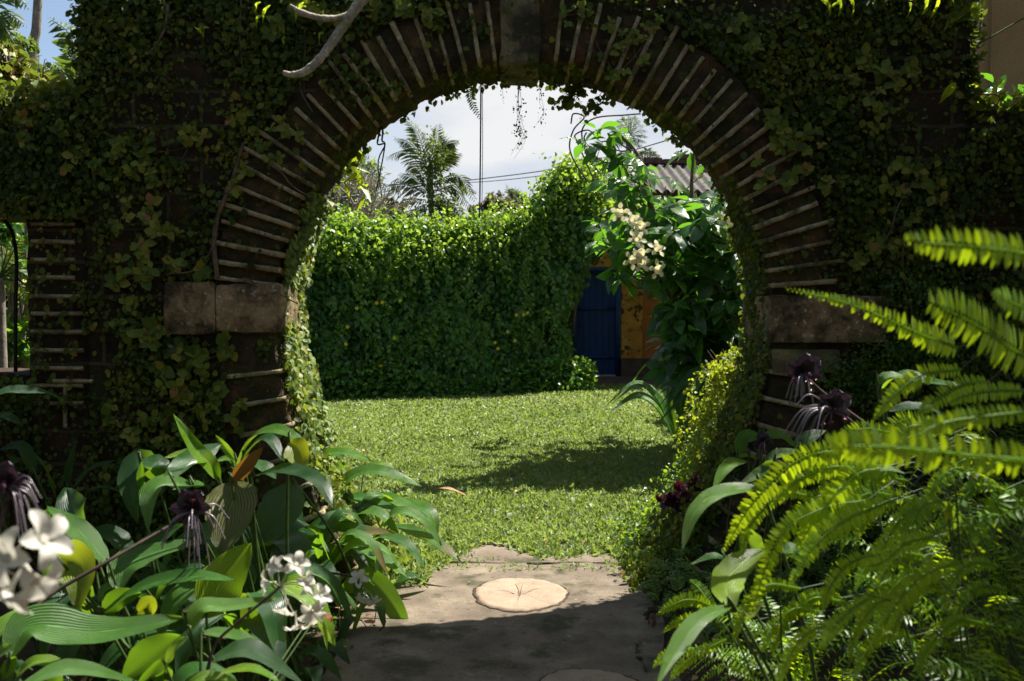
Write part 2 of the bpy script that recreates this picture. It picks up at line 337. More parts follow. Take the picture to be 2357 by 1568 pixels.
M['path'] = rockmat('worn concrete', [(.3, (.075, .058, .040)), (.5, (.125, .098, .070)), (.72, (.20, .16, .115))], 4.2, .9, .6, .008, lichen=((.05, .042, .03), 22, .58, .66, .6), moss=((.030, .030, .010), 3.1, .52, .62, .85), fine=120)
M['cast'] = rockmat('pale cast slab', [(.3, (.19, .14, .095)), (.6, (.27, .205, .145)), (.8, (.32, .25, .18))], 8, .9, .3, .004, fine=140)
M['soil'] = rockmat('soil', [(.3, (.018, .012, .008)), (.5, (.05, .032, .02)), (.7, (.10, .06, .038))], 7, 1.0, 1.0, .03, fine=50, moss=((.02, .03, .008), 5, .55, .62, .6))
M['lawn'] = rockmat('lawn soil', [(.3, (.045, .05, .015)), (.5, (.07, .085, .022)), (.7, (.11, .10, .035))], 5, 1.0, .8, .02)
M['yellow'] = rockmat('ochre plaster', [(.3, (.28, .13, .018)), (.6, (.42, .24, .045)), (.8, (.5, .3, .06))], 4, .9, .3, .006, moss=((.02, .015, .01), 7, .53, .58, .9))
M['orange'] = rockmat('orange plaster', [(.3, (.2, .08, .025)), (.7, (.34, .14, .04))], 4, .9, .3, .006)
M['plinth'] = rockmat('dark plinth', [(.3, (.03, .025, .02)), (.7, (.09, .07, .05))], 4, .9, .5, .01)
M['brown'] = rockmat('brown plaster', [(.3, (.20, .125, .05)), (.7, (.26, .165, .068))], 2, .85, .15, .004)
M['sheet'] = rockmat('asbestos sheet', [(.3, (.05, .045, .04)), (.6, (.10, .09, .08)), (.8, (.16, .145, .125))], 7, .9, .3, .01, moss=((.04, .035, .03), 5, .5, .65, .6))
M['ridge'] = rockmat('ridge tile', [(.3, (.05, .03, .025)), (.7, (.15, .08, .06))], 9, .9, .4, .01)
M['darkwall'] = rockmat('hedge wall core', [(.3, (.012, .014, .006)), (.7, (.03, .03, .015))], 6, 1, .5, .02)
M['bark'] = rockmat('bark', [(.3, (.07, .05, .035)), (.7, (.2, .16, .12))], 14, .9, .8, .01)
M['greybark'] = rockmat('grey bark', [(.3, (.16, .13, .10)), (.5, (.30, .26, .21)), (.7, (.42, .38, .31))], 22, .85, .6, .006, lichen=((.55, .53, .42), 60, .58, .64, .7), moss=((.13, .15, .05), 18, .52, .6, .7))
M['vinestem'] = rockmat('vine stem', [(.3, (.06, .04, .025)), (.7, (.18, .13, .09))], 20, .9, .5, .004)
M['darkstem'] = rockmat('dark stem', [(.3, (.025, .016, .012)), (.7, (.07, .045, .035))], 20, .6, .3, .002)
M['greenstem'] = rockmat('green stem', [(.3, (.02, .045, .01)), (.7, (.055, .09, .02))], 20, .5, .3, .002)
M['cable'] = rockmat('cable', [(.3, (.03, .03, .03)), (.7, (.06, .06, .06))], 20, .5, .1, .001)
M['iron'] = rockmat('black iron', [(.3, (.008, .008, .008)), (.7, (.02, .018, .016))], 20, .6, .2, .002)
M['palmtrunk'] = rockmat('palm trunk', [(.3, (.1, .085, .07)), (.7, (.24, .21, .18))], 10, .9, .5, .01)
M['dry'] = rockmat('dry leaf', [(.3, (.22, .11, .045)), (.7, (.5, .33, .18))], 16, .8, .3, .003)
def paint(name, c, rough=.5):
    return rockmat(name, [(.3, tuple(q * .75 for q in c)), (.6, c), (.8, tuple(q * 1.15 for q in c))], 5, rough, .2, .003, fine=80, moss=((.02, .02, .03), 3, .6, .75, .5))
M['blue'] = paint('blue door paint', (.007, .036, .14)); M['bluef'] = paint('blue frame paint', (.008, .040, .12))

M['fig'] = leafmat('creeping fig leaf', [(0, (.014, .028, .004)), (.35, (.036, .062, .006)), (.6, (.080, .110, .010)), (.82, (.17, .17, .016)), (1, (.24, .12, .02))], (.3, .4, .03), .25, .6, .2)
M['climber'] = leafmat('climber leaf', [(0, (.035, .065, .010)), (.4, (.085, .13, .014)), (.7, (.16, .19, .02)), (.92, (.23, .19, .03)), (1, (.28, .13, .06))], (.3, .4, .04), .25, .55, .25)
M['jamb'] = leafmat('sunlit fig leaf', [(0, (.03, .065, .012)), (.4, (.07, .13, .022)), (.7, (.16, .22, .035)), (1, (.30, .24, .06))], (.38, .48, .04), .35, .55, .3)  # paler copy of the fig leaf, sunshine put into its colours
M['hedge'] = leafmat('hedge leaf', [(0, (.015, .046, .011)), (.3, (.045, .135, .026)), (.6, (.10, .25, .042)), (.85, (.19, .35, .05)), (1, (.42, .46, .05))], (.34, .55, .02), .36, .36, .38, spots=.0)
M['hedgetop'] = leafmat('hedge crown leaf', [(0, (.03, .10, .015)), (.5, (.075, .18, .02)), (.8, (.17, .28, .03)), (1, (.36, .36, .06))], (.42, .60, .04), .42, .4, .5, spots=.05)  # hedge leaf again, the crown's sunlit yellow-green put into the colour
M['glossy'] = leafmat('glossy tree leaf', [(0, (.010, .036, .013)), (.4, (.020, .070, .018)), (.75, (.045, .13, .022)), (1, (.13, .24, .025))], (.22, .55, .02), .38, .2, .6, spots=.0, veins=.18, vein_n=40)
M['lime'] = leafmat('lime shrub leaf', [(0, (.03, .07, .008)), (.4, (.10, .16, .012)), (.75, (.26, .30, .02)), (1, (.42, .32, .03))], (.50, .60, .02), .45, .45, .4, spots=.0)
M['palm'] = leafmat('palm leaf', [(0, (.02, .045, .012)), (.5, (.045, .09, .02)), (.9, (.10, .15, .03)), (1, (.3, .26, .05))], (.3, .42, .05), .35, .55, .3, spots=0)
M['far'] = leafmat('distant leaf', [(0, (.03, .055, .025)), (.5, (.06, .095, .04)), (1, (.11, .13, .05))], (.25, .35, .08), .3, .6, .3, spots=0)
M['farbrown'] = leafmat('distant brownish leaf', [(0, (.05, .04, .03)), (.5, (.10, .085, .045)), (1, (.12, .13, .05))], (.25, .25, .08), .3, .6, .3, spots=0)
M['grass'] = leafmat('grass blade', [(0, (.050, .085, .024)), (.35, (.118, .175, .046)), (.7, (.21, .27, .085)), (.9, (.36, .39, .17)), (1, (.42, .33, .18))], (.40, .52, .07), .36, .5, .3, spots=.0, bscale=20)
M['lily'] = leafmat('broad lily leaf', [(0, (.012, .045, .018)), (.3, (.024, .080, .022)), (.55, (.045, .15, .020)), (.8, (.11, .25, .015)), (1, (.24, .34, .015))], (.30, .55, .012), .36, .33, .42, veins=.48, vein_n=52, spots=.12, bscale=30)
M['lilyyellow'] = leafmat('yellowing lily leaf', [(0, (.12, .20, .012)), (.6, (.22, .28, .014)), (1, (.30, .30, .02))], (.50, .56, .015), .5, .35, .4, veins=.3, vein_n=52, spots=.3)
M['lilypink'] = leafmat('pinkish brown lily leaf', [(0, (.05, .07, .015)), (.5, (.09, .10, .022)), (1, (.12, .12, .03))], (.25, .25, .04), .3, .35, .5, veins=.4, vein_n=52, spots=.15)
M['lilyrust'] = leafmat('rusty lily leaf', [(0, (.04, .07, .015)), (.4, (.10, .07, .012)), (1, (.26, .10, .02))], (.45, .2, .02), .35, .4, .4, veins=.3, vein_n=40, spots=.6)
M['rusttip'] = leafmat('lily leaf with brown tip', [(0, (.02, .07, .02)), (.5, (.04, .13, .02)), (1, (.1, .22, .018))], (.35, .5, .015), .36, .33, .45, veins=.45, vein_n=52, spots=.5, edge=((.17, .09, .03), 1.42))
M['broad'] = leafmat('pale broad leaf', [(0, (.04, .12, .022)), (.5, (.09, .21, .03)), (1, (.22, .34, .02))], (.40, .62, .02), .4, .34, .45, veins=.5, vein_n=46, spots=.1)
M['fern'] = leafmat('sword fern', [(0, (.02, .07, .006)), (.35, (.07, .18, .008)), (.65, (.17, .32, .010)), (1, (.36, .46, .02))], (.62, .80, .008), .55, .42, .35, spots=.06)
M['finefern'] = leafmat('fine fern', [(0, (.02, .06, .012)), (.5, (.05, .13, .02)), (1, (.16, .25, .02))], (.40, .58, .02), .42, .45, .4, spots=0)
M['staghorn'] = leafmat('strap fern', [(0, (.08, .14, .01)), (1, (.25, .33, .02))], (.6, .75, .02), .55, .4, .5, spots=0)
M['purple'] = leafmat('purple leaf', [(0, (.02, .008, .016)), (.6, (.06, .012, .03)), (1, (.14, .012, .03))], (.12, .01, .03), .15, .35, .5, spots=0)
M['white'] = leafmat('white petal', [(0, (.40, .38, .30)), (1, (.60, .58, .52))], (.6, .58, .48), .35, .5, .3, spots=0)
M['cream'] = leafmat('cream petal', [(0, (.50, .46, .26)), (1, (.68, .64, .44))], (.65, .6, .32), .35, .5, .3, spots=0)
M['bat'] = leafmat('black bract', [(0, (.010, .006, .010)), (.6, (.03, .018, .03)), (1, (.075, .055, .07))], (.06, .02, .04), .15, .33, .6, spots=0, veins=.3, vein_n=30)
M['whisker'] = leafmat('dark whisker', [(0, (.05, .035, .05)), (1, (.16, .13, .15))], (.1, .05, .07), .1, .35, .6, spots=0)
M['yellowfl'] = leafmat('small yellow petal', [(0, (.6, .5, .03)), (1, (.75, .62, .05))], (.8, .7, .05), .4, .5, .3, spots=0)

# ------------------------------------------------------------------ setting
YF, YB = 5.0, 5.52                      # front and back of the gate wall
CX, CZ, RA, RB = 0.066, 1.45, 1.25, 1.78   # opening: centre, radius above, vertical half axis below
def half_w(z):
    z = np.asarray(z, float); q = np.where(z >= CZ, (z - CZ) / RA, (z - CZ) / RB)
    return RA * np.sqrt(np.clip(1 - q * q, 0, 1))
def sheet(name, mat, x0, x1, y0, y1, z, nx=60, ny=60, amp=0.0, seed=3, edge=None):
    mb = MB(); g = np.zeros((nx + 1, ny + 1, 3)); g[..., 0] = np.linspace(x0, x1, nx + 1)[:, None]; g[..., 1] = np.linspace(y0, y1, ny + 1)[None]; g[..., 2] = z
    p = g.reshape(-1, 3)
    if edge: p = edge(p)
    if amp: p[:, 2] += (vnoise(p, 2.5, seed) - .5) * 2 * amp
    i = np.arange(nx)[:, None] * (ny + 1); j = np.arange(ny)[None]
    mb.add(p, None, np.stack([i + j, i + ny + 1 + j, i + ny + 2 + j, i + j + 1], -1).reshape(-1, 4))
    return tag(mb.build(name, mat), kind='structure')
sheet('ground', M['soil'], -400, 400, -300, 500, -0.03, 8, 8)
sheet('flower_bed', M['soil'], -6, 6, 0.2, 6.0, -0.004, 160, 90, .018, 5)
sheet('lawn', M['lawn'], -9, 9, 5.80, 18.2, 0.008, 120, 90, .008, 6)
def pedge(p):
    s = np.sign(p[:, 0] - 0.0); e = np.abs(p[:, 0]) > .55
    p[:, 0] += np.where(e, (vnoise(np.stack([p[:, 1], s * 3, p[:, 1] * 0], 1), 2.2, 9) - .5) * .16 * s, 0)
    f = p[:, 1] > 5.6; p[:, 1] -= np.where(f, vnoise(np.stack([p[:, 0], p[:, 0] * 0, p[:, 0] * 0], 1), 3, 19) * .12, 0); p[:, 2] -= np.clip(p[:, 1] - 5.6, 0, 1) * .03
    return p
sheet('path', M['path'], -.74, .68, 1.2, 6.15, 0.024, 50, 90, .004, 8, pedge)
sheet('door_apron', M['plinth'], 0.55, 4.2, 17.3, 19.05, 0.03, 30, 20, .006, 12)

# pale leaf-shaped cast slabs let into the path
def cast_slab(cx, cy, r, label):
    root = thing('cast_slab', (cx, cy, 0.03), label, 'slab'); mb = MB()
    n = 90; a = np.linspace(0, 2 * np.pi, n, endpoint=False)
    rr = r * (1 + .03 * np.sin(3 * a + 1) + .015 * np.sin(7 * a) + .012 * np.sin(16 * a) + .01 * np.sin(25 * a)); rings = np.array([0.02, .15, .3, .5, .7, .88, .97, 1.0])
    V = np.stack([cx + rings[:, None] * rr * np.cos(a) * 1.06, cy + rings[:, None] * rr * np.sin(a) * 1.25, np.zeros((8, n)) + .035], -1)
    groove = sum(np.exp(-(((a - g + np.pi) % (2 * np.pi) - np.pi) * rings[:, None] / .035) ** 2) for g in (0.3, 1.2, 1.7, 2.7, 3.5, 4.5, 5.4))
    V[..., 2] -= groove * .003; V[-1, :, 2] -= .012
    i = np.arange(7)[:, None] * n; j = np.arange(n)[None]; j2 = (j + 1) % n
    mb.add(V, None, np.stack([i + j, i + n + j, i + n + j2, i + j2], -1).reshape(-1, 4)); mb.add(np.vstack([V[0], [[cx, cy, .03]]]), [[q, (q + 1) % n, n] for q in range(n)])
    mb.build('slab_face', M['cast'], root)
    v = MB()
    for g in (0.5, 1.45, 1.75, 2.9, 4.6):
        e = np.array([cx + .62 * r * math.cos(g), cy + .75 * r * math.sin(g), .0375]); tube(v, [[cx, cy - .06, .033], e * .5 + np.array([cx, cy, .033]) * .5, e - [0, 0, .003]], [.002, .0008], 4, 8)
    v.build('leaf_vein', M['path'], root)
    g = MB(); V = np.stack([np.concatenate([cx + q * rr * np.cos(a) * 1.06 for q in (.97, 1.0, 1.05 )]), np.concatenate([cy + q * rr * np.sin(a) * 1.25 for q in (.97, 1.0, 1.05)]), np.repeat([.029, .0285, .0275], n)], 1); V[2 * n:, :2] += (vnoise(V[2 * n:] * [1, 1, 0], 14, 66, 2)[:, None] - .5) * .03
    i = np.arange(2)[:, None] * n; g.add(V, None, np.stack([i + j, i + n + j, i + n + j2, i + j2], -1).reshape(-1, 4)); g.build('mossy_rim', M['soil'], root); return root
cm = P(1197, 1384, 4.95); cast_slab(cm[0], 4.93, .218, 'pale leaf-shaped cast slab set in the path, half sunlit below the gate')
cm = P(1370, 1568, 3.9); cast_slab(cm[0] - .04, 3.66, .2, 'pale cast slab cut off by the bottom edge of the photo, in the shaded path')

# ------------------------------------------------------------------ the gate wall
gate = thing('gate_wall', (CX, YF, 0), 'thick old masonry wall with round moon gate framed by radiating raised joints', 'gate')
XL, XR, TOP = -2.13, 2.27, 3.06
Z0 = -0.1
def opening(t):
    """t in 0..1 from left foot over the crown to the right foot -> x, z, outward normal"""
    th0 = math.asin(min(1, (CZ - Z0) / RB)); th = np.pi + th0 - t * (np.pi + 2 * th0)
    b = np.where(np.sin(th) >= 0, RA, RB); x = RA * np.cos(th); z = b * np.sin(th)
    n = np.stack([x / RA ** 2, z / b ** 2], -1); n /= np.linalg.norm(n, axis=-1, keepdims=True)
    return CX + x, CZ + z, n, th
# the body: front, back, top and ends
n_t, n_r = 260, 34
t = np.linspace(0, 1, n_t); ox, oz, on, oth = opening(t)
ix, iz = ox + on[:, 0] * .24, oz + on[:, 1] * .24
per = np.array([(XL, Z0), (XL, TOP), (XR, TOP), (XR, Z0)], float); seg = np.array([TOP - Z0, XR - XL, TOP - Z0]); cum = np.r_[0, np.cumsum(seg)] / seg.sum()
tt = np.interp(t, [0, .30, .70, 1], [0, cum[1], cum[2], 1]); qx = np.interp(tt, cum, per[:, 0]); qz = np.interp(tt, cum, per[:, 1])
w = np.linspace(0, 1, n_r)[:, None]; bx_, bz_ = ix * (1 - w) + qx * w, iz * (1 - w) + qz * w
mb = MB()
for yy, sg in ((YF, -1), (YB, 1)):
    g = np.stack([bx_, np.full_like(bx_, yy), bz_], -1); p = g.reshape(-1, 3)
    p[:, 1] += sg * (vnoise(p, 5, 21) - .5) * .05 + sg * (vnoise(p, 17, 22, 2) - .5) * .02
    i = np.arange(n_r - 1)[:, None] * n_t; j = np.arange(n_t - 1)[None]
    mb.add(p, None, np.stack([i + j, i + j + 1, i + n_t + j + 1, i + n_t + j], -1).reshape(-1, 4))
ny = 10; yy = np.linspace(YF - .01, YB + .01, ny)
p = np.stack([np.repeat(qx[None], ny, 0), np.repeat(yy[:, None], n_t, 1), np.repeat(qz[None], ny, 0)], -1).reshape(-1, 3); p[:, 2] += (vnoise(p, 6, 23) - .5) * .05
i = np.arange(ny - 1)[:, None] * n_t; j = np.arange(n_t - 1)[None]
mb.add(p, None, np.stack([i + j, i + n_t + j, i + n_t + j + 1, i + j + 1], -1).reshape(-1, 4))
mb.build('wall', M['brick'], gate)
# ring of voussoirs with a rough soffit
def th_at(t): return opening(np.asarray(t, float))
NS = 700; t = np.linspace(0, 1, NS); ox, oz, on, oth = opening(t)
prof = [(.30, YF - .012), (.24, YF - .016), (.18, YF - .018), (.12, YF - .018), (.06, YF - .018), (.012, YF - .014), (0, YF + .01)] + [(0, YF + .01 + (YB - YF - .02) * k / 12) for k in range(1, 13)] + [(.012, YB + .014), (.1, YB + .018), (.2, YB + .018), (.30, YB + .012)]
# joint positions (fractions of t), spacing 3.5 degrees above, wider below the imposts
def t_of_theta(d):  # d: degrees from the crown, + to the right
    th0 = math.asin(min(1, (CZ - Z0) / RB)); return (np.pi + th0 - (np.pi / 2 - math.radians(d))) / (np.pi + 2 * th0)
JD = [k * 3.52 + 7.0 for k in range(24)]; JL = [100, 104.5, 109, 114, 119.5, 125, 131, 137]
joints = sorted([t_of_theta(s * d) for s in (-1, 1) for d in JD + JL])
jt = np.array(joints); bi = np.searchsorted(jt, t)
bd = RG.uniform(-1, 1, len(jt) + 1)[bi]; br = RG.uniform(-1, 1, len(jt) + 1)[bi]
V = []
for d, y in prof:
    rr = d + (br * .009 if d < .02 else 0); sgn = -1 if y < YF + .2 else 1
    dy = (bd * .010 * sgn) if d > .01 else 0
    V.append(np.stack([ox + on[:, 0] * rr, np.full(NS, y) + dy, oz + on[:, 1] * rr], -1))
V = np.array(V); flat = V.reshape(-1, 3)
amp = np.repeat(np.array([1.0 if d > .02 else 1.6 for d, y in prof]), NS)
for k, s in ((0, 41), (2, 43), (1, 42)): flat[:, k] += (vnoise(flat, 16, s, 3) - .5) * .034 * amp
i = np.arange(len(prof) - 1)[:, None] * NS; j = np.arange(NS - 1)[None]
mb = MB(); mb.add(flat, None, np.stack([i + j, i + j + 1, i + NS + j + 1, i + NS + j], -1).reshape(-1, 4), np.tile(RG.random(len(jt) + 1)[bi], len(prof))); mb.build('arch_ring', M['arch'], gate)
# raised pointing between the voussoirs, wrapping on to the soffit
mb = MB(); random.seed(4)
for s in (-1, 1):
    for d in JD + JL:
        tq = t_of_theta(s * d); x, z, n_, th_ = opening(np.array([tq])); x, z, n_ = x[0], z[0], n_[0]
        upper = d <= 90; ln = (.31 if upper else .26) + random.uniform(-.05, .03) + (.03 if 50 < d < 88 else 0)
        r0 = -.004; wv = .0125 + random.uniform(-.002, .002); tx = np.array([n_[1], 0, -n_[0]]); nn = np.array([n_[0], 0, n_[1]]); o = np.array([x, 0, z])
        k = 12; yf = YF - .038; cols = []
        slant = random.uniform(-.012, .012)
        for q in range(k + 1):
            r = ln + (r0 - ln) * q / k; c = o + nn * r + tx * (slant * (r / ln)) + tx * random.uniform(-.0012, .0012); ww = wv * random.uniform(.9, 1.1); y = yf + random.uniform(-.003, .003)
            cols.append([c - tx * ww + [0, y + .05, 0], c - tx * ww * .8 + [0, y, 0], c + tx * ww * .8 + [0, y, 0], c + tx * ww + [0, y + .05, 0]])
        sl = random.choice([.12, .2, .35, .5]) if s < 0 else random.choice([.3, .42, .5, .5]); k2 = 8
        for q in range(1, k2 + 1):
            y = yf + .01 + sl * q / k2; c = o - nn * (.012 + random.uniform(-.003, .004)); ww = wv * random.uniform(.85, 1.15)
            cols.append([c - tx * ww + nn * .04 + [0, y, 0], c - tx * ww * .8 + [0, y, 0], c + tx * ww * .8 + [0, y, 0], c + tx * ww + nn * .04 + [0, y, 0]])
        C = np.array(cols); m = len(C); i = np.arange(m - 1)[:, None] * 4; j = np.arange(3)[None]
        f = np.stack([i + j, i + j + 1, i + 5 + j, i + 4 + j], -1).reshape(-1, 4).tolist() + [[0, 3, 2, 1], [4 * m - 4, 4 * m - 3, 4 * m - 2, 4 * m - 1]]
        mb.add(C, None, f, .5)
# joints beside the small window and below the left lower wall
def rib(a, b, wv=.012):
    a = np.array(a, float); b = np.array(b, float); tube(mb, [a, (a + b) / 2 + [0, RG.uniform(-.003, .003), RG.uniform(-.003, .003)], b], wv, 4, 8)
mb.build('raised_pointing', M['point'], gate, smooth=False)
# keystone and imposts
mb = MB(); k0 = P(1150, 0, YF - .05); k1 = P(1245, 0, YF - .05)
rough_box(mb, (k0[0], YF - .045, CZ + RA - .035), (k1[0], YB - .02, CZ + RA + .36), .03, .012, 51); mb.build('keystone', M['keystone'], gate)
a, b = P(373, 648, YF - .06), P(640, 770, YF - .06)
mb = MB(); rough_box(mb, (a[0], YF - .06, b[2]), (a[0] + .262, YF + .1, a[2]), .025, .010, 52, bev=.02); rough_box(mb, (a[0] + .258, YF - .062, b[2] + .006), (CX - RA + .035, YB + .02, a[2] - .010), .025, .010, 53, bev=.02); o = mb.build('impost_block', M['stone'], gate)
a, b = P(1800, 680, YF - .06), P(2040, 790, YF - .06)
mb = MB(); rough_box(mb, (CX + RA - .035, YF - .06, b[2]), (b[0], YB + .02, a[2]), .03, .007, 54); mb.build('impost_block', M['stone'], gate)
mb = MB(); rough_box(mb, (CX + RA - .02, YF - .045, b[2] - .15), (b[0] - .22, YB + .01, b[2] - .03), .03, .008, 55); mb.build('lower_moulding', M['keystone'], gate)
# lower side walls, the left one with a window opening
def lowwall(x0, x1, top, name='side_wall', z0=Z0, seed=60):
    mb = MB(); rough_box(mb, (x0, YF + .03, z0), (x1, YB - .03, top), .06, .018, seed); return mb.build(name, M['brick'], gate)
LT = P(0, 222, YF)[2]; RT = P(2357, 250, YF)[2]; wx = P(56, 690, YF)[0]; wz0 = P(0, 862, YF)[2]; wz1 = P(0, 497, YF)[2]
lowwall(wx, XL + .01, LT, seed=61); lowwall(-5.2, wx + .003, wz0, seed=62); mb_ = lowwall(-5.2, wx + .003, LT - .002, z0=wz1, seed=63); lowwall(-5.2, -3.15, wz1 + .01, z0=wz0 - .01, seed=64)
lowwall(XR - .01, 5.6, RT, seed=65)
mb = MB()
for q in range(11):
    y = 515 + q * 41.5; a, b = P(72, y, YF - .0), P(192 - (0 if q > 3 else 20), y + RG.uniform(-2, 2), YF); rib(a + [0, .0, 0], b)
for q in range(5):
    a, b = P(28 + q * 31, 385, YF), P(28 + q * 31, 490, YF); rib(a, b)
rib(P(0, 500, YF), P(200, 500, YF)); rib(P(150, 880, YF), P(150, 985, YF)); rib(P(110, 878, YF), P(215, 878, YF))
mb.build('window_pointing', M['point'], gate, smooth=False)
# iron bars of the window
grille = thing('window_grille', (wx - .2, YF + .25, wz0), 'black wrought iron bar with curled top in the small left window opening', 'grille')
mb = MB(); Yg = YF + .2
tube(mb, [P(36, 866, Yg), P(36, 700, Yg), P(38, 600, Yg), P(28, 535, Yg), P(8, 505, Yg)], .010, 8, 24); mb.build('bar', M['iron'], grille)
mb = MB(); tube(mb, [P(36, 640, Yg), P(62, 660, Yg), P(76, 690, Yg), P(70, 730, Yg)], .005, 6, 16); mb.build('scroll', M['iron'], grille)
mb = MB(); tube(mb, [P(-30, 866, Yg), P(-30, 500, Yg)], .010, 8, 6); mb.build('bar', M['iron'], grille)

# ------------------------------------------------------------------ creepers on the wall
def in_hole(x, z, grow=0.0):
    return (np.abs(x - CX) < half_w(z) + grow * 1.0) & (z < CZ + RA + grow) | (np.hypot(x - CX, z - CZ) < RA + grow) & (z > CZ)
def creeper(n, x0, x1, z0, z1, topf, thr, smin, smax, T, seed, ring=.33, ringkeep=.05, depth=.05, tip=(0, -.25, -1), y0=YF, shift=0.0):
    x = RG.uniform(x0, x1, n); z = RG.uniform(z0, z1, n); p = np.stack([x, 0 * x, z], 1)
    dn = vnoise(p, 1.6, seed, 4); keep = dn + RG.normal(0, .10, n) > thr
    keep &= z < topf(x) + .02; keep &= ~in_hole(x, z, .0)
    rg = in_hole(x, z, ring); keep &= ~rg | (RG.random(n) < ringkeep) | (rg & (vnoise(p, 3.5, seed + 7, 2) > .68) & (RG.random(n) < .6))
    # stone blocks stay mostly bare
    bl = (x > P(373, 0, YF)[0]) & (x < CX - RA + .03) & (z > P(0, 772, YF)[2]) & (z < P(0, 645, YF)[2]); keep &= ~bl | (RG.random(n) < .06)
    bl = (x > CX + RA - .05) & (x < P(2040, 0, YF)[0]) & (z > P(0, 800, YF)[2]) & (z < P(0, 680, YF)[2]); keep &= ~bl | (RG.random(n) < .10)
    wn = (x < wx + .02) & (z < wz1) & (z > wz0); keep &= ~wn
    jb = (x > wx) & (x < P(205, 690, YF)[0] + .25 * (vnoise(p, 4, 99, 2) - .45) + np.where(z < P(0, 760, YF)[2], .10, 0)) & (z < wz1) & (z > P(0, 900, YF)[2]); keep &= ~jb | (RG.random(n) < .12)
    x, z = x[keep], z[keep]; k = len(x)
    y = y0 - .012 - RG.random(k) ** 1.6 * depth; pos = np.stack([x, y, z], 1)
    tipd = np.array(tip, float) + RG.normal(0, .55, (k, 3)); nr = np.array([0, -1, .35]) + RG.normal(0, .4, (k, 3))
    r = np.clip(.22 + .7 * (vnoise(pos, 2.2, seed + 3, 3) - .25) + RG.normal(0, .16, k) + shift, 0, 1)
    return pos, tipd, nr, smin + (smax * 1.2 - smin) * RG.random(k) ** 2.2, r
topf = lambda x: np.where(x < XL, LT, np.where(x > XR, RT, TOP))
fig = thing('creeping_fig', (CX, YF, 0), 'small-leaved creeper spread over the front of the old wall', 'creeper', kind='stuff')
mb = MB()
c = creeper(76000, -3.0, .1, 0, 3.1, topf, .375, .016, .040, T_FIG, 70); leaves(mb, *c[:4], T_FIG, c[4])
c = creeper(70000, -.1, 3.4, 0, 3.1, topf, .40, .017, .040, T_FIG, 71, shift=-.03); leaves(mb, *c[:4], T_FIG, c[4])
# fringe along the tops and down the pier edges
for (xa, xb, zt, n) in ((-3.2, XL, LT, 900), (XL - .02, XR + .02, TOP, 2600), (XR, 3.6, RT, 900)):
    k = n; pos = np.stack([RG.uniform(xa, xb, k), RG.uniform(YF - .05, YB, k), zt + RG.normal(.02, .03, k)], 1); leaves(mb, pos, rdir(k, (0, -.4, .2)), rdir(k, (0, -.4, .8)), RG.uniform(.025, .06, k), T_FIG, RG.uniform(.3, .9, k))
for xe, sg, za in ((XL, -1, LT), (XR, 1, RT)):
    k = 1500; pos = np.stack([xe + sg * RG.uniform(-.02, .05, k), RG.uniform(YF - .04, YB, k), RG.uniform(za, TOP + .03, k)], 1); leaves(mb, pos, rdir(k, (sg * .6, -.2, -.4)), rdir(k, (sg, -.4, .2)), RG.uniform(.02, .05, k), T_FIG, RG.uniform(.1, .7, k))
# inside the opening: thin on the soffit
k = 2600; tq = RG.uniform(.02, .98, k); ox, oz, on, _ = opening(tq); dn = vnoise(np.stack([tq * 30, 0 * tq, 0 * tq], 1), 1, 77, 2); kp = (dn > .55) | (RG.random(k) < .2)
yy = RG.uniform(YF, YB + .02, k); pos = np.stack([ox - on[:, 0] * .015, yy, oz - on[:, 1] * .015], 1)[kp]; k = len(pos); on2 = on[kp]
leaves(mb, pos, np.stack([-on2[:, 0], 0 * on2[:, 0], -on2[:, 1] - .6], 1) + RG.normal(0, .6, (k, 3)), rdir(k, (0, -.4, .5)), RG.uniform(.018, .042, k), T_FIG, RG.uniform(.1, .8, k))
mb.build('small_foliage', M['fig'], fig)
# sunlit jamb on the left
jl = thing('jamb_creeper', (CX - RA, YF + .25, 0), 'dense sunlit creeper clothing the inner left jamb of the round gate', 'creeper')
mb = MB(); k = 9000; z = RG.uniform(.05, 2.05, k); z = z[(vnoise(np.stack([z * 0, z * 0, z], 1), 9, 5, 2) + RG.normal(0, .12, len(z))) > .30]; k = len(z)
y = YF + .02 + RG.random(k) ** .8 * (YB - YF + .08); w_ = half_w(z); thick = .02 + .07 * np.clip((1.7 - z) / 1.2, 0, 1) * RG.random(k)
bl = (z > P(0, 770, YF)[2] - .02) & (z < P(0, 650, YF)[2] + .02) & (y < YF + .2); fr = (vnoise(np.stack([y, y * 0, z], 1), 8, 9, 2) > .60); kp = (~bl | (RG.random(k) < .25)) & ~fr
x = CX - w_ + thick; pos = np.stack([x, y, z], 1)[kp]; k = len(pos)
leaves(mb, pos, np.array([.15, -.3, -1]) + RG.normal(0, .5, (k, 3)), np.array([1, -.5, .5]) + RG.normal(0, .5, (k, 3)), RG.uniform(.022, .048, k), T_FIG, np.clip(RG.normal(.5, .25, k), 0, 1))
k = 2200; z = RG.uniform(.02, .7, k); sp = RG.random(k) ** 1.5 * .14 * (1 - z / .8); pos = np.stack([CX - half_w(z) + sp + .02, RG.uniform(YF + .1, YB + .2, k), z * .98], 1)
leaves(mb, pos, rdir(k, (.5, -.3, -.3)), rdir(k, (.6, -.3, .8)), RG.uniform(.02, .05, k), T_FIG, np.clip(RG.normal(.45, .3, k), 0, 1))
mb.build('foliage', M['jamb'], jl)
mb = MB(); rough_box(mb, (CX - RA - .03, YF + .06, Z0), (CX - RA + .02, YB + .015, 1.2), .04, .012, 57)
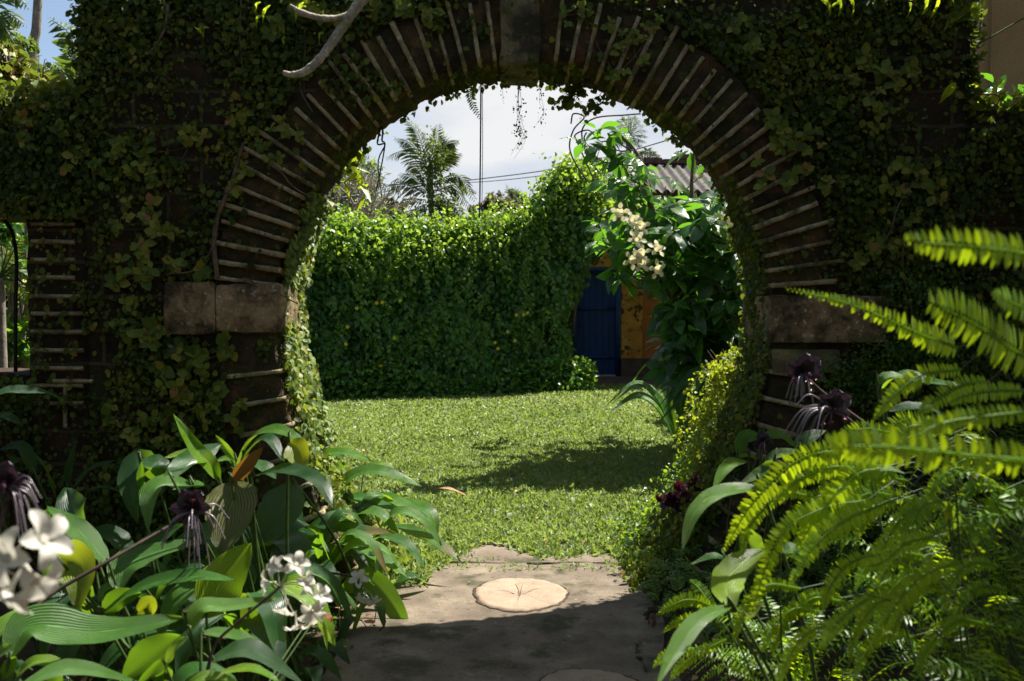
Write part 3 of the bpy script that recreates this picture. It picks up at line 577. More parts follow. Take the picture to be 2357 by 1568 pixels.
# right jamb creeper, in shade, mossy and thick towards the ground
jr = thing('jamb_creeper', (CX + RA, YF + .25, 0), 'mossy shaded creeper bulging from the inner right jamb of the round gate', 'creeper')
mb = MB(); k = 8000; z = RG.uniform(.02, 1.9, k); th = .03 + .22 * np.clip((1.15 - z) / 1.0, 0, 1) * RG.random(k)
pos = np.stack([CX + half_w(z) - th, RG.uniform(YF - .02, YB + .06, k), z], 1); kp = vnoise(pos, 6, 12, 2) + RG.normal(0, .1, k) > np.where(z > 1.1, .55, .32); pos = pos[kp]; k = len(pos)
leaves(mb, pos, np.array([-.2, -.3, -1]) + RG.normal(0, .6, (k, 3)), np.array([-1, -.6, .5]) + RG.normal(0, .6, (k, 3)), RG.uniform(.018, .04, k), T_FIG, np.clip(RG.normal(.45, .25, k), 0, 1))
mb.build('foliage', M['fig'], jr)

# bigger-leaved climbers, each region a plant of its own (positions read as where they cling to the wall)
climbers = [
    ('large-leaved climber clinging high on the wall left of the stone branch', [(280, 340), (330, 350), (440, 310), (360, 420), (310, 400), (290, 470), (270, 520), (350, 500), (390, 530), (330, 560), (400, 600)], .06),
    ('yellowing climber with broad leaves above and left of the left impost', [(350, 470), (300, 620), (270, 650), (330, 640), (290, 700), (370, 530), (330, 580), (460, 620)], .07),
    ('dark green climber hanging below the left impost block', [(360, 750), (340, 790), (400, 800), (440, 820), (380, 850), (470, 830), (520, 800), (420, 900), (290, 760)], .075),
    ('row of broad climber leaves along the top left of the arch', [(690, 20), (740, 30), (820, 15), (770, 40), (870, 20), (930, 15), (990, 25), (640, 60)], .07),
    ('broad climber leaves left of the arch beside the gnarled root', [(560, 260), (600, 330), (620, 370), (560, 390), (660, 300), (540, 430)], .055),
    ('pale broad climber over the right shoulder of the arch', [(1800, 290), (1830, 330), (1790, 330), (1850, 380), (1760, 400), (1820, 400), (1900, 420), (1780, 270), (1870, 310)], .065),
    ('broad-leaved climber high on the right part of the wall', [(1990, 130), (2030, 160), (1950, 180), (2060, 190), (2000, 220), (2100, 160), (1930, 230), (2020, 260), (1700, 40), (1725, 95)], .06),
    ('shaded climber in the middle of the right wall behind the ferns', [(2080, 380), (2120, 420), (2050, 430), (2150, 450), (2100, 500), (2000, 560), (2060, 560), (1980, 600), (2180, 560)], .065),
    ('glossy climber leaves over the crown of the arch right of the keystone', [(1400, 60), (1430, 110), (1460, 90), (1480, 140), (1500, 60), (1420, 170), (1340, 20), (1300, 30)], .045),
    ('climber cluster on the far left lower wall', [(90, 240), (140, 300), (60, 330), (170, 360), (50, 270), (230, 380)], .055),
    ('low climber at the foot of the wall behind the lilies', [(500, 900), (470, 940), (540, 960), (430, 980), (350, 960), (250, 960), (300, 1000), (390, 1020)], .06),
]
for lab, spots, size in climbers:
    p0 = P(spots[0][0], spots[0][1], YF - .03); root = thing('climbing_vine', p0, lab, 'climber')
    mb = MB(); st = MB(); prev = None
    for (x, y) in spots:
        c0 = P(x, y, YF - .05)
        for rep in range(3):
            c = c0 + np.array([RG.normal(0, .035), RG.uniform(-.03, .01), RG.normal(0, .035)]) * (1 if rep else 0)
            k = RG.integers(4, 7); a = RG.uniform(0, 6.28) + np.arange(k) * 6.28 / k * RG.uniform(.7, 1); td = np.stack([np.cos(a), np.full(k, -.25), np.sin(a) - .35], 1) + RG.normal(0, .15, (k, 3))
            leaves(mb, np.tile(c, (k, 1)), td, np.array([0, -1, .3]) + RG.normal(0, .25, (k, 3)), size * RG.uniform(.4, 1.15, k) * (1 if rep == 0 else .75), T_OVAL, np.clip(RG.normal(.55, .22, k), 0, 1), 1.15)
        if prev is not None: tube(st, [prev + [0, .03, 0], (prev + c0) / 2 + [RG.normal(0, .02), .03, RG.normal(0, .02)], c0 + [0, .03, 0]], .0025, 4, 8)
        prev = c0
    mb.build('foliage', M['climber'], root); st.build('stem', M['vinestem'], root)
# bare roots and stems running over the wall
for lab, pts, r in [
    ('gnarled grey root climbing the wall beside the left curve of the arch', [(500, 640), (492, 560), (500, 500), (530, 430), (548, 370), (560, 330)], (.013, .011, .007)),
    ('thin bare root forking low over the left ends of the arch joints', [(390, 630), (440, 625), (470, 600), (493, 560), (500, 510)], (.004, .006, .008)),
    ('thin white root trailing from above the arch on the left', [(610, 370), (650, 400), (665, 420), (690, 440), (730, 460)], (.004, .003)),
    ('thin bare root hanging on the wall right of the gate', [(2120, 400), (2070, 470), (2050, 530), (2030, 560)], (.005, .004)),
    ('long bare stem hanging behind the ferns on the right wall', [(2080, 540), (2080, 620), (2095, 690), (2100, 740)], (.004, .004)),
    ('bare brown twig leaning over the left impost block', [(560, 640), (620, 665), (685, 700)], (.004, .003)),
    ('pale root hanging from the top of the wall near the left corner', [(387, 10), (380, 60), (360, 100), (340, 125)], (.009, .007, .005)),
    ('thin hanging root line above the left curve of the arch', [(555, 0), (552, 90), (560, 170)], (.003, .002)),
    ('thin root trailing down the left arch ring', [(700, 60), (702, 130), (690, 200), (720, 260)], (.002, .003))]:
    p = [P(x, y, YF - .055) + [0, RG.uniform(-.01, .01), 0] for x, y in pts]; mb = MB(); tube(mb, p, list(r), 6, 22)
    tag(mb.build('root', M['vinestem'], origin=p[0]), lab, 'root')
# strap ferns sprouting from the wall top
for lab, pts in [('bright green strap fern hanging from the wall top left of the white branch', [((590, 40), (600, 5), .02), ((605, 60), (622, 12), .02), ((590, 70), (606, 35), .02)]),
                 ('small lobed bright fern beside the white branch', [((680, 55), (700, 5), .025), ((690, 40), (705, 15), .02), ((735, 105), (745, 75), .02), ((655, 105), (657, 88), .015)]),
                 ('small star-shaped bright leaf high on the left wall', [((470, 85), (452, 66), .018), ((470, 85), (482, 64), .018), ((470, 88), (466, 62), .018)]),
                 ('tuft of bright strap leaves on the wall top right of centre', [((1910, 40), (1890, 0), .03), ((1930, 40), (1925, -5), .03), ((1960, 40), (1955, 0), .025), ((2085, 45), (2092, 5), .02), ((2120, 40), (2130, -5), .03), ((2140, 45), (2160, -5), .02), ((1900, 30), (1935, 10), .02)]),
                 ('single bright strap leaf near the right end of the tall wall', [((2165, 230), (2200, 190), .04), ((2160, 240), (2190, 200), .02)])]:
    root = thing('strap_fern', P(*pts[0][0], YF), lab, 'fern'); 
    for a, b, w_ in pts:
        mb = MB(); pa, pb_ = P(*a, YF - .04), P(*b, YF - .16); big_leaf(mb, [pa, (pa + pb_) / 2 + [0, -.04, .01], pb_], w_, (0, -1, .2), .2, .1, RG.uniform(.4, 1), 10, 4); mb.build('leaf', M['staghorn'], root)
stag = thing('staghorn_fern', P(2190, 70, YF + .05), 'large antler-shaped yellow-green fern on the top right corner of the wall', 'fern')
for pts, w_ in [([(2172, 70), (2200, 45), (2240, 30), (2262, 10)], .045), ([(2190, 55), (2205, 20), (2215, -10)], .04), ([(2200, 48), (2225, 20), (2240, -15)], .035), ([(2215, 45), (2240, 45), (2262, 30)], .025), ([(2175, 65), (2195, 25), (2200, -5)], .035), ([(2225, 30), (2250, 15), (2255, -10)], .03)]:
    mb = MB(); big_leaf(mb, [P(x, y, YF - .05 + .03 * q) for q, (x, y) in enumerate(pts)], w_, (0, -1, .1), .1, .15, RG.uniform(.6, 1), 14, 4, peak=.6); mb.build('frond', M['staghorn'], stag)
tpl = thing('wall_top_plant', P(2260, 240, YF + .2), 'yellow-green weeds growing on top of the low wall at the right edge', 'plant')
mb = MB(); k = 260; pos = np.stack([RG.uniform(P(2215, 0, YF)[0], 3.2, k), RG.uniform(YF - .03, YF + .4, k), RT + np.abs(RG.normal(0, .05, k))], 1); leaves(mb, pos, rdir(k, (0, -.2, .8)), rdir(k, (0, -1, .4)), RG.uniform(.03, .075, k), T_OVAL, RG.uniform(.4, 1, k)); mb.build('foliage', M['lime'], tpl)
mb = MB(); tube(mb, [P(2222, 235, YF), P(2260, 218, YF - .1), P(2300, 222, YF - .1), P(2290, 250, YF - .05)], .004, 5, 20); mb.build('stem', M['vinestem'], tpl)
mb = MB(); tube(mb, [P(2220, 120, YF), P(2290, 80, YF), P(2357, 42, YF), P(2440, 0, YF)], .004, 5, 16); tag(mb.build('long_shoot', M['greenstem'], origin=P(2220, 120, YF)), 'thin green shoot slanting across the brown building wall', 'shoot')
# weeds on the left low wall top
tpl = thing('wall_top_plant', P(120, 215, YF + .2), 'low green weeds on top of the low wall at the left edge', 'plant')
mb = MB(); k = 420; pos = np.stack([RG.uniform(-3.1, XL, k), RG.uniform(YF, YF + .45, k), LT + np.abs(RG.normal(0, .03, k))], 1); leaves(mb, pos, rdir(k, (0, -.2, .8)), rdir(k, (0, -1, .4)), RG.uniform(.02, .06, k), T_OVAL, RG.uniform(.2, .9, k)); mb.build('foliage', M['climber'], tpl)

# white gnarled branch in front of the wall
br_ = thing('bare_branch', P(840, -20, 4.5), 'leafless pale lichen-spotted branch reaching down in front of the arch', 'branch'); Yb = 4.6
mb = MB(); tube(mb, [P(900, -60, Yb), P(838, -5, Yb), P(790, 60, Yb), P(745, 125, Yb - .03), P(705, 163, Yb - .05), P(675, 172, Yb - .05), P(652, 168, Yb - .05)], list(np.interp(np.linspace(0, 6, 60), range(7), [.034, .026, .022, .021, .019, .015, .011]) * (1 + RG.normal(0, .07, 60))), 12, 60); mb.build('main_limb', M['greybark'], br_)
mb = MB(); tube(mb, [P(806, 32, Yb), P(775, 42, Yb - .02), P(730, 40, Yb - .05), P(690, 27, Yb - .06), P(667, 13, Yb - .06)], list(np.interp(np.linspace(0, 3, 34), range(4), [.014, .014, .013, .009]) * (1 + RG.normal(0, .07, 34))), 10, 34); mb.build('side_limb', M['greybark'], br_)

# hanging tendrils, cables
def tendril(pts, lab, Y, r=.002, leafn=0, T=T_FIG, mat='vinestem', jit=.0, lsize=.02, lmat='fig', twigs=1):
    root = thing('hanging_vine', P(*pts[0], Y), lab, 'vine'); mb = MB(); p = [P(x, y, Y) for x, y in pts]
    for q in range(twigs):
        pp = [v + RG.normal(0, jit, 3) * (i > 0) for i, v in enumerate(p)]; tube(mb, pp, [r, r * .5], 4, 20)
    mb.build('stem', M[mat], root)
    if leafn:
        c = bez(p, 60)[RG.integers(5, 60, leafn)] + RG.normal(0, max(jit, .006), (leafn, 3)); mb = MB(); leaves(mb, c, rdir(leafn, (0, 0, -.5)), rdir(leafn, (0, -1, 0)), RG.uniform(.6, 1.3, leafn) * lsize, T, RG.uniform(.1, .7, leafn)); mb.build('foliage', M[lmat], root)
tendril([(1195, 195), (1198, 240), (1192, 290), (1200, 310), (1188, 350)], 'dry dangling vine with tiny leaves, longest of those under the keystone', 5.3, .0012, 90, jit=.018, lsize=.013, twigs=4)
tendril([(1245, 195), (1243, 230), (1250, 265), (1240, 292)], 'short dry dangling vine right of the longest one', 5.3, .0010, 36, jit=.012, lsize=.011, twigs=2)
tendril([(1155, 190), (1158, 215), (1156, 240)], 'faint thread-like vine hanging left of the keystone', 5.3, .0009, 8, jit=.008, lsize=.009)
tendril([(1290, 190), (1300, 215), (1335, 240), (1332, 280)], 'thin dry vine looping under the arch right of the keystone', 5.3, .0009, 20, jit=.01, lsize=.010, twigs=2)
tendril([(876, 285), (880, 300), (874, 325), (884, 340), (877, 370), (878, 450)], 'dark twisted vine hanging from the left soffit of the arch', 5.4, .006, 0, mat='darkstem', jit=.012, twigs=2)
tendril([(1325, 195), (1320, 215), (1300, 235), (1275, 240)], 'leafy sprig with yellowish leaves hanging under the right of the keystone', 5.35, .002, 60, mat='greenstem', jit=.02, lsize=.045, lmat='climber', twigs=2)
tendril([(1420, 205), (1395, 222), (1370, 240), (1352, 243)], 'second leafy sprig hanging under the arch further right', 5.35, .002, 60, mat='greenstem', jit=.025, lsize=.04, lmat='climber', twigs=2)
tendril([(1600, 275), (1570, 262), (1545, 268), (1560, 300)], 'small ivy sprig on the inner right edge of the arch', 5.5, .0015, 30, mat='greenstem', jit=.02, lsize=.03)
tendril([(770, 330), (800, 350), (812, 390), (818, 425)], 'bright yellow-green leaf spray hanging beyond the left inner edge of the arch', 7.0, .003, 60, T=T_LANCE, mat='greenstem', jit=.05, lsize=.16, lmat='lime', twigs=3)
fr = thing('hanging_fern', P(1085, 190, 5.4), 'pale fern frond hanging under the crown beside the cable', 'fern')
mb = MB(); frond(mb, [P(1088, 190, 5.4), P(1082, 215, 5.38), P(1090, 245, 5.36), P(1107, 276, 5.35)], .04, (0, -1, 0), 18, .7, T_LANCE, .3, .2, taper=(.8, 1, .9, .7, .5, .3), wid=1.6); mb.build('frond', M['broad'], fr)
tube_ = lambda pts, r, n=12: (lambda m: (tube(m, pts, r, 6, n), m)[1])(MB())
tag(tube_([P(1107, 180, 5.35), P(1106, 330, 5.5), P(1104, 500, 5.7)], .0042).build('hanging_cable', M['cable'], origin=P(1107, 180, 5.35)), 'thick dark cable hanging straight down from the crown of the arch', 'cable')
tag(tube_([P(1110, 190, 5.36), P(1111, 330, 5.5), P(1109, 500, 5.7)], .0018).build('hanging_cable', M['cable'], origin=P(1110, 190, 5.36)), 'thin wire hanging beside the thick cable under the arch', 'cable')
tag(tube_([P(600, 480, 22), P(1000, 425, 26), P(1300, 385, 24), P(1560, 316, 22), P(1900, 210, 20)], .012, 30).build('overhead_cable', M['cable'], origin=P(1100, 415, 24)), 'upper overhead cable crossing the sky behind the palm', 'cable')
tag(tube_([P(600, 455, 22), P(900, 425, 24), P(1120, 418, 25), P(1330, 392, 24), P(1500, 350, 22)], .009, 30).build('overhead_cable', M['cable'], origin=P(900, 425, 24)), 'lower overhead cable sagging just under the upper one', 'cable')

# ------------------------------------------------------------------ building with blue door, roof
yw = 19.1
house = thing('house', (3, yw, 0), 'ochre-plastered outbuilding with blue door and grey corrugated roof beyond the lawn', 'house')
dx0, dx1 = P(1318, 0, yw)[0], P(1432, 0, yw)[0]
mb = MB(); rough_box(mb, (dx1 + .005, yw, .0), (dx1 + .42, yw + .4, 3.1), .12, .01, 80); mb.build('pilaster', M['yellow'], house)
mb = MB(); rough_box(mb, (dx1 + .43, yw + .12, .0), (6.5, yw + .4, 3.15), .2, .01, 81); mb.build('wall', M['orange'], house)
mb = MB(); rough_box(mb, (-.2, yw, .0), (dx0 - .005, yw + .4, 3.1), .2, .01, 82); rough_box(mb, (dx0 - .004, yw + .02, 2.12), (dx1 + .004, yw + .38, 3.1), .2, .01, 83); mb.build('wall', M['yellow'], house)
mb = MB(); rough_box(mb, (dx1 + .0, yw - .12, .0), (6.4, yw - .004, .38), .15, .02, 84); mb.build('plinth', M['plinth'], house)
door = MB(); fw = .09
nb = 6; ww = (dx1 - dx0 - 2 * fw) / nb
rough_box(door, (dx0 + fw - .01, yw + .102, .05), (dx1 - fw + .01, yw + .13, 2.05), .3, .001, 89)
for q in range(nb): rough_box(door, (dx0 + fw + q * ww + .003, yw + .08, .06), (dx0 + fw + (q + 1) * ww - .003, yw + .11, 2.03), .3, .001, 90 + q, bev=.004)
dob = door.build('door', M['blue'], house); tag(dob, 'blue plank door')
mb = MB()
for z in (.36, 1.3): box(mb, (dx0 + fw, yw + .055, z), (dx1 - fw, yw + .077, z + .05))
mb.build('ledge_batten', M['blue'], dob)
mb = MB(); tube(mb, [(dx0 + fw + .06, yw + .07, 1.0), (dx0 + fw + .06, yw + .03, 1.02), (dx0 + fw + .06, yw + .03, 1.12), (dx0 + fw + .06, yw + .07, 1.14)], .008, 6, 12); mb.build('handle', M['iron'], dob)
mb = MB(); box(mb, (dx0, yw - .01, .03), (dx0 + fw - .003, yw + .12, 2.12)); box(mb, (dx1 - fw + .003, yw - .01, .03), (dx1, yw + .12, 2.12)); box(mb, (dx0 + fw, yw - .008, 2.035), (dx1 - fw, yw + .118, 2.118)); mb.build('door_frame', M['bluef'], house)
ea, ri = P(1500, 440, 18.7), P(1500, 378, 21.2)
mb = MB(); nx, ns = 260, 14; X = np.linspace(1.2, 8, nx); S = np.linspace(0, 1, ns)[:, None]
V = np.stack([np.repeat(X[None], ns, 0) + .0 * S, ea[1] + (ri[1] - ea[1]) * S + 0 * X, ea[2] + (ri[2] - ea[2]) * S + .035 * np.sin(X * 2 * np.pi / .19)[None]], -1)
i = np.arange(ns - 1)[:, None] * nx; j = np.arange(nx - 1)[None]; ff = np.stack([i + j, i + j + 1, i + nx + j + 1, i + nx + j], -1).reshape(-1, 4)
mb.add(V, None, ff); V2 = V.copy(); V2[..., 1] = 2 * ri[1] - V2[..., 1] + .01; mb.add(V2, None, ff[:, ::-1]); rf = mb.build('roof', M['sheet'], house)
mb = MB()
for q in range(14): 
    x = 1.15 + q * .5; rough_box(mb, (x, ri[1] - .16, ri[2] - .02), (x + .52, ri[1] + .16, ri[2] + .1 + (.03 if q % 2 else 0)), .1, .008, 100 + q, bev=.04)
mb.build('ridge_tile', M['ridge'], rf)
rp = P(1585, 366, 21.1); mb = MB(); rough_box(mb, (rp[0] - .3, 21.0, rp[2] - .02), (rp[0] + .55, 21.35, rp[2] + .1), .1, .01, 130, bev=.04); mb.build('ridge_cap', M['ridge'], rf)
# brown building behind the right low wall
bb = thing('building', (9, 12, 0), 'tall plain brown-plastered building rising behind the right low wall', 'building')
mb = MB(); rough_box(mb, (5.35, 12, 0), (12.5, 16, 5.7), .4, .01, 140); mb.build('wall', M['brown'], bb)
mb = MB()
for q in range(4): tube(mb, [(5.7 + q * .8, 11.97, 0), (5.7 + q * .8, 11.97, 5.65)], .012, 6, 3)
mb.build('downpipe', M['brown'], bb)
mb = MB(); rough_box(mb, (5.1, 11.8, 5.7), (12.8, 16.3, 5.9), .4, .01, 141); mb.build('roof_slab', M['brown'], bb)

# ------------------------------------------------------------------ vine-covered garden wall across the lawn
hx0, hx1 = -8.5, 1.06
def hy(x): return 15.3 + (x + 3.2) * .38        # base line recedes to the right
def hz(x): # crown height along it
    return np.interp(x, [-8.5, -3.2, -2.9, -1.0, .0, .35, .8, 1.3, 3.2], [2.8, 2.72, 2.72, 2.68, 2.9, 3.15, 3.7, 3.8, 3.6])
hedge = thing('vine_covered_wall', (-1, hy(-1), 0), 'long garden wall wholly covered in dense dark green vine across the lawn', 'hedge')
mb = MB()
for q in range(24):
    xa = hx0 + (hx1 - hx0) * q / 24; xb = hx0 + (hx1 - hx0) * (q + 1) / 24 - .002; xm = (xa + xb) / 2
    rough_box(mb, (xa, hy(xm) + .05, 0), (xb, hy(xm) + .35, float(hz(xm)) - .3), .3, .03, 150 + q)
mb.build('wall_core', M['darkwall'], hedge)
def hedge_leaves(n, zf, seed, smin, smax, deep):
    x = RG.uniform(hx0, hx1 + .25, n); top = hz(x); z = zf(n) * top; p = np.stack([x, 0 * x, z], 1)
    lump = (vnoise(p, 1.1, seed, 3) - .5) * .7 + (vnoise(p, 3.2, seed + 1, 2) - .5) * .25
    y = hy(x) - .12 - lump - RG.random(n) ** 2 * deep; return x, y, z, top
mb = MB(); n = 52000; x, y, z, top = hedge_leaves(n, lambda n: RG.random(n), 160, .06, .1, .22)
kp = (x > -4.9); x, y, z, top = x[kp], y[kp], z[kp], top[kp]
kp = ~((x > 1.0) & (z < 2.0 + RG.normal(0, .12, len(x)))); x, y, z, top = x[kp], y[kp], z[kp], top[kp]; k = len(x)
pos = np.stack([x, y, z], 1); r = np.clip(.04 + .42 * (vnoise(pos * [3.2, 1, .8], 1.4, 166, 2) - .2) + .40 * (vnoise(pos, 1.4, 165, 3) - .2) + .30 * np.clip((z / top - .72) / .28, 0, 1) + RG.normal(0, .13, k), 0, 1)  # leaf value climbs near the top, painting in the crown's sunlight
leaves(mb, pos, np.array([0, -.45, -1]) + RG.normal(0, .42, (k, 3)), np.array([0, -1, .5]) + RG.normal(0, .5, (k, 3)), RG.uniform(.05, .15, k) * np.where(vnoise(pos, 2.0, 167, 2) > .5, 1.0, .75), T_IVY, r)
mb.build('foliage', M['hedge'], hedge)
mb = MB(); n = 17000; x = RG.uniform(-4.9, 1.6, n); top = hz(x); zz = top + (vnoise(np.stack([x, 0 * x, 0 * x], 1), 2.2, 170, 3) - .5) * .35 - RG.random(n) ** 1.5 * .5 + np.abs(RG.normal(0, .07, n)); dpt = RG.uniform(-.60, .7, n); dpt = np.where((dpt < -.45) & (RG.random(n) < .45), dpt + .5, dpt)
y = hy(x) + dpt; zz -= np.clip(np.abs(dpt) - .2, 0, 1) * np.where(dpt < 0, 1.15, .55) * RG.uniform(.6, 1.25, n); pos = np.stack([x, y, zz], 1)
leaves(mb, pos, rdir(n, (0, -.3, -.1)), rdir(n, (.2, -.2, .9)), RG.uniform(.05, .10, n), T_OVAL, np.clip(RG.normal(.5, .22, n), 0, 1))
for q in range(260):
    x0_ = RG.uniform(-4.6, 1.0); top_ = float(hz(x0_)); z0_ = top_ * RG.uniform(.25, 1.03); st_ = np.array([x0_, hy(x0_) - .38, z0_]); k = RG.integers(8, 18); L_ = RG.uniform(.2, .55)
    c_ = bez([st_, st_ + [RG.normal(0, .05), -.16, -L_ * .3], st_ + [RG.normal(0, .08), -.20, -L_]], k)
    leaves(mb, c_, np.stack([RG.choice([-1, 1], k) * .8, np.full(k, -.3), np.full(k, -.7)], 1) + RG.normal(0, .2, (k, 3)), rdir(k, (0, -1.2, .8)), RG.uniform(.05, .10, k), T_IVY, np.clip(RG.normal(.45 + .4 * (z0_ / top_ - .6), .15, k), 0, 1))  # higher shoots get lighter leaves, sunlight put into the colour
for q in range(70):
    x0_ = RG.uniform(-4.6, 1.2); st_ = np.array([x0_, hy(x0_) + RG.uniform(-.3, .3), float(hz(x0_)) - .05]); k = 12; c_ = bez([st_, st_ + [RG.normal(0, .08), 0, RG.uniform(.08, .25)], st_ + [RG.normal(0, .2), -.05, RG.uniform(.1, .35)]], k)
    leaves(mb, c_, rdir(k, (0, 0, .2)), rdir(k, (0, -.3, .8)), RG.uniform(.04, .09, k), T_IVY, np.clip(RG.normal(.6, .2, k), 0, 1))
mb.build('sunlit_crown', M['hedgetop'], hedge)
mb = MB(); n = 34; x = np.repeat(RG.uniform(-3.1, .5, 8), 5)[:34] + RG.normal(0, .16, 34); z = np.repeat(RG.uniform(.6, 1.9, 8), 5)[:34] + RG.normal(0, .13, 34); c = np.stack([x, hy(x) - .62, z], 1)
for q in range(n):
    if RG.random() < .55: continue
    a = np.linspace(0, 6.28, 6)[:5]; leaves(mb, np.tile(c[q], (5, 1)), np.stack([np.cos(a), a * 0 - .2, np.sin(a)], 1), np.tile([0, -1, .2], (5, 1)), .034, T_OVAL, .6)
mb.build('yellow_flower', M['yellowfl'], hedge)
# low plants along its foot
low = thing('border_plants', (-1, 14.6, 0), 'low leafy ground cover along the foot of the vine wall', 'ground cover', kind='stuff')
mb = MB(); n = 12000; x = RG.uniform(-4.9, 1.35, n); h = RG.random(n) ** 1.3 * (.42 + .16 * np.sin(x * 2.1)); y = hy(x) - .35 - RG.random(n) * .55 * (1 - h * .8); pos = np.stack([x, y, h], 1)
leaves(mb, pos, rdir(n, (0, -.5, -.2)), rdir(n, (0, -.5, .8)), RG.uniform(.05, .11, n), T_OVAL, np.clip(RG.normal(.35, .2, n), 0, 1)); mb.build('foliage', M['hedge'], low)
# mound of vine at the right end over the door
md = thing('vine_mound', (1.35, 17.6, 0), 'tall mound of sunlit vine billowing over the wall end above the blue door', 'vine')
mb = MB(); tube(mb, [(1.0, 17.9, 0), (1.1, 17.9, 1.2), (1.4, 17.8, 2.4)], [.06, .04, .03], 7, 12); mb.build('stem', M['bark'], md)
mb = MB(); mt = MB()
for cc, rr, n in (((1.0, 17.0, 2.95), (.75, .7, .9), 5200), ((1.55, 17.6, 3.0), (.75, .8, .6), 4200), ((2.6, 17.9, 2.75), (1.1, .6, .5), 3000), ((.75, 16.9, 2.2), (.55, .5, .9), 2600), ((3.6, 17.9, 2.7), (1.0, .6, .5), 2000)):
    d = rdir(n); rr_ = RG.random(n) ** .35; pos = np.array(cc) + d * np.array(rr) * rr_[:, None] * (1 + .25 * (vnoise(d, 3, 181, 2) - .5))[:, None]
    up = (d[:, 2] > -.05) & (rr_ > .6); a, b = pos[up], pos[~up]
    leaves(mt, a, rdir(len(a), (0, -.3, -.1)), rdir(len(a), (0, -.2, .9)), RG.uniform(.05, .11, len(a)), T_OVAL, np.clip(RG.normal(.5, .25, len(a)), 0, 1))
    leaves(mb, b, np.array([0, -.4, -1]) + RG.normal(0, .4, (len(b), 3)), np.array([0, -1, .5]) + RG.normal(0, .4, (len(b), 3)), RG.uniform(.08, .14, len(b)), T_IVY, np.clip(RG.normal(.3, .15, len(b)), 0, 1))
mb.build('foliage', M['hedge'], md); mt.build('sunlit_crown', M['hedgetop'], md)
mb = MB()
for pts in ([(1390, 455), (1340, 400), (1312, 345), (1320, 300), (1345, 270), (1320, 262), (1314, 285)], [(1380, 400), (1350, 350), (1340, 300), (1370, 272), (1440, 265), (1475, 262)], [(1370, 420), (1330, 330), (1325, 310), (1355, 300), (1375, 320)], [(1400, 390), (1358, 345), (1345, 320), (1350, 305)]): tube(mb, [P(x, y, 12) for x, y in pts], .010, 5, 40)
mb.build('tendril', M['darkstem'], md)

# ------------------------------------------------------------------ trees beyond
def blob_tree(name, lab, cat, base, blobs, n, size, mat, trunk_r=.12, T=T_OVAL, rm=.45, group=None, flat=.5, mats='bark', lump=.5):
    root = thing(name, base, lab, cat, group); base = np.array(base, float)
    mb = MB(); cs = [np.array(b[0], float) for b in blobs]; mid = np.mean(cs, 0) * [1, 1, .6]; mid[2] = max(mid[2] * .7, base[2] + .5)
    tube(mb, [base, (base + mid) / 2 + RG.normal(0, .05, 3), mid], [trunk_r, trunk_r * .8], 8, 10)
    for c in cs:
        tube(mb, [mid, (mid + c) / 2 + RG.normal(0, .15, 3), c], [trunk_r * .6, trunk_r * .15], 6, 8)
        for q in range(4): e = c + RG.normal(0, .5, 3) * np.array(blobs[0][1]) * .8; tube(mb, [(mid + c) / 2, (c + e) / 2, e], [trunk_r * .25, trunk_r * .06], 5, 6)
    mb.build('trunk', M[mats], root); mb = MB(); tot = sum(np.prod(b[1]) ** .667 for b in blobs)
    for c, r in blobs:
        k = int(n * np.prod(r) ** .667 / tot); cl = max(6, k // 45); d = rdir(cl); cc = np.array(c) + d * np.array(r) * (RG.random(cl) ** .4)[:, None]
        pick = RG.integers(0, cl, k); pos = cc[pick] + RG.normal(0, 1, (k, 3)) * np.array(r) * .14 * lump * 2
        leaves(mb, pos, rdir(k, (0, 0, -.4)), rdir(k, (0, -.2, flat)), RG.uniform(.6, 1.3, k) * size, T, np.clip(RG.normal(rm, .2, k), 0, 1))
    mb.build('crown', M[mat], root); return root
def W3(x, y, Y): return tuple(P(x, y, Y))
blob_tree('broadleaf_tree', 'dark green tree rising behind the bare branches at the left of the opening', 'tree', (P(800, 0, 30)[0], 30, 0), [(W3(770, 420, 30), (.9, .9, .7)), (W3(820, 400, 30), (.75, .8, .6)), (W3(840, 450, 29), (.8, .8, .5)), (W3(730, 470, 29), (1.2, .8, .6)), (W3(870, 495, 28), (.7, .7, .35)), (W3(660, 430, 30), (1.2, 1, .8))], 9000, .16, 'far', .2, T_LANCE, wid if False else .4)
blob_tree('bush', 'low dark bush behind the hedge top left of the palm', 'bush', (P(910, 0, 22)[0], 22, 0), [(W3(905, 495, 22), (.35, .35, .3)), (W3(930, 510, 22), (.3, .3, .2)), (W3(880, 510, 22), (.3, .3, .2))], 2600, .09, 'palm', .06, rm=.25)
blob_tree('bush', 'brownish bush behind the hedge between cable and conifer', 'bush', (P(1150, 0, 24)[0], 24, 0), [(W3(1135, 465, 24), (.3, .3, .22)), (W3(1165, 470, 24), (.35, .3, .2)), (W3(1110, 485, 24), (.3, .3, .15)), (W3(1200, 480, 24), (.35, .3, .2))], 3600, .07, 'farbrown', .05)
blob_tree('conifer', 'small feathery grey-green tree top above the brownish bush', 'tree', (P(1185, 0, 30)[0], 30, 0), [(W3(1180, 452, 30), (.22, .25, .25)), (W3(1202, 460, 30), (.2, .2, .18)), (W3(1165, 465, 30), (.18, .2, .15))], 1500, .14, 'far', .05, T_BLADE, .5, flat=.0)
blob_tree('broadleaf_tree', 'distant low tree right of the conifer behind the hedge', 'tree', (P(1240, 0, 32)[0], 32, 0), [(W3(1235, 478, 32), (.5, .5, .28)), (W3(1290, 470, 32), (.7, .5, .5))], 2400, .12, 'far', .05, rm=.4)

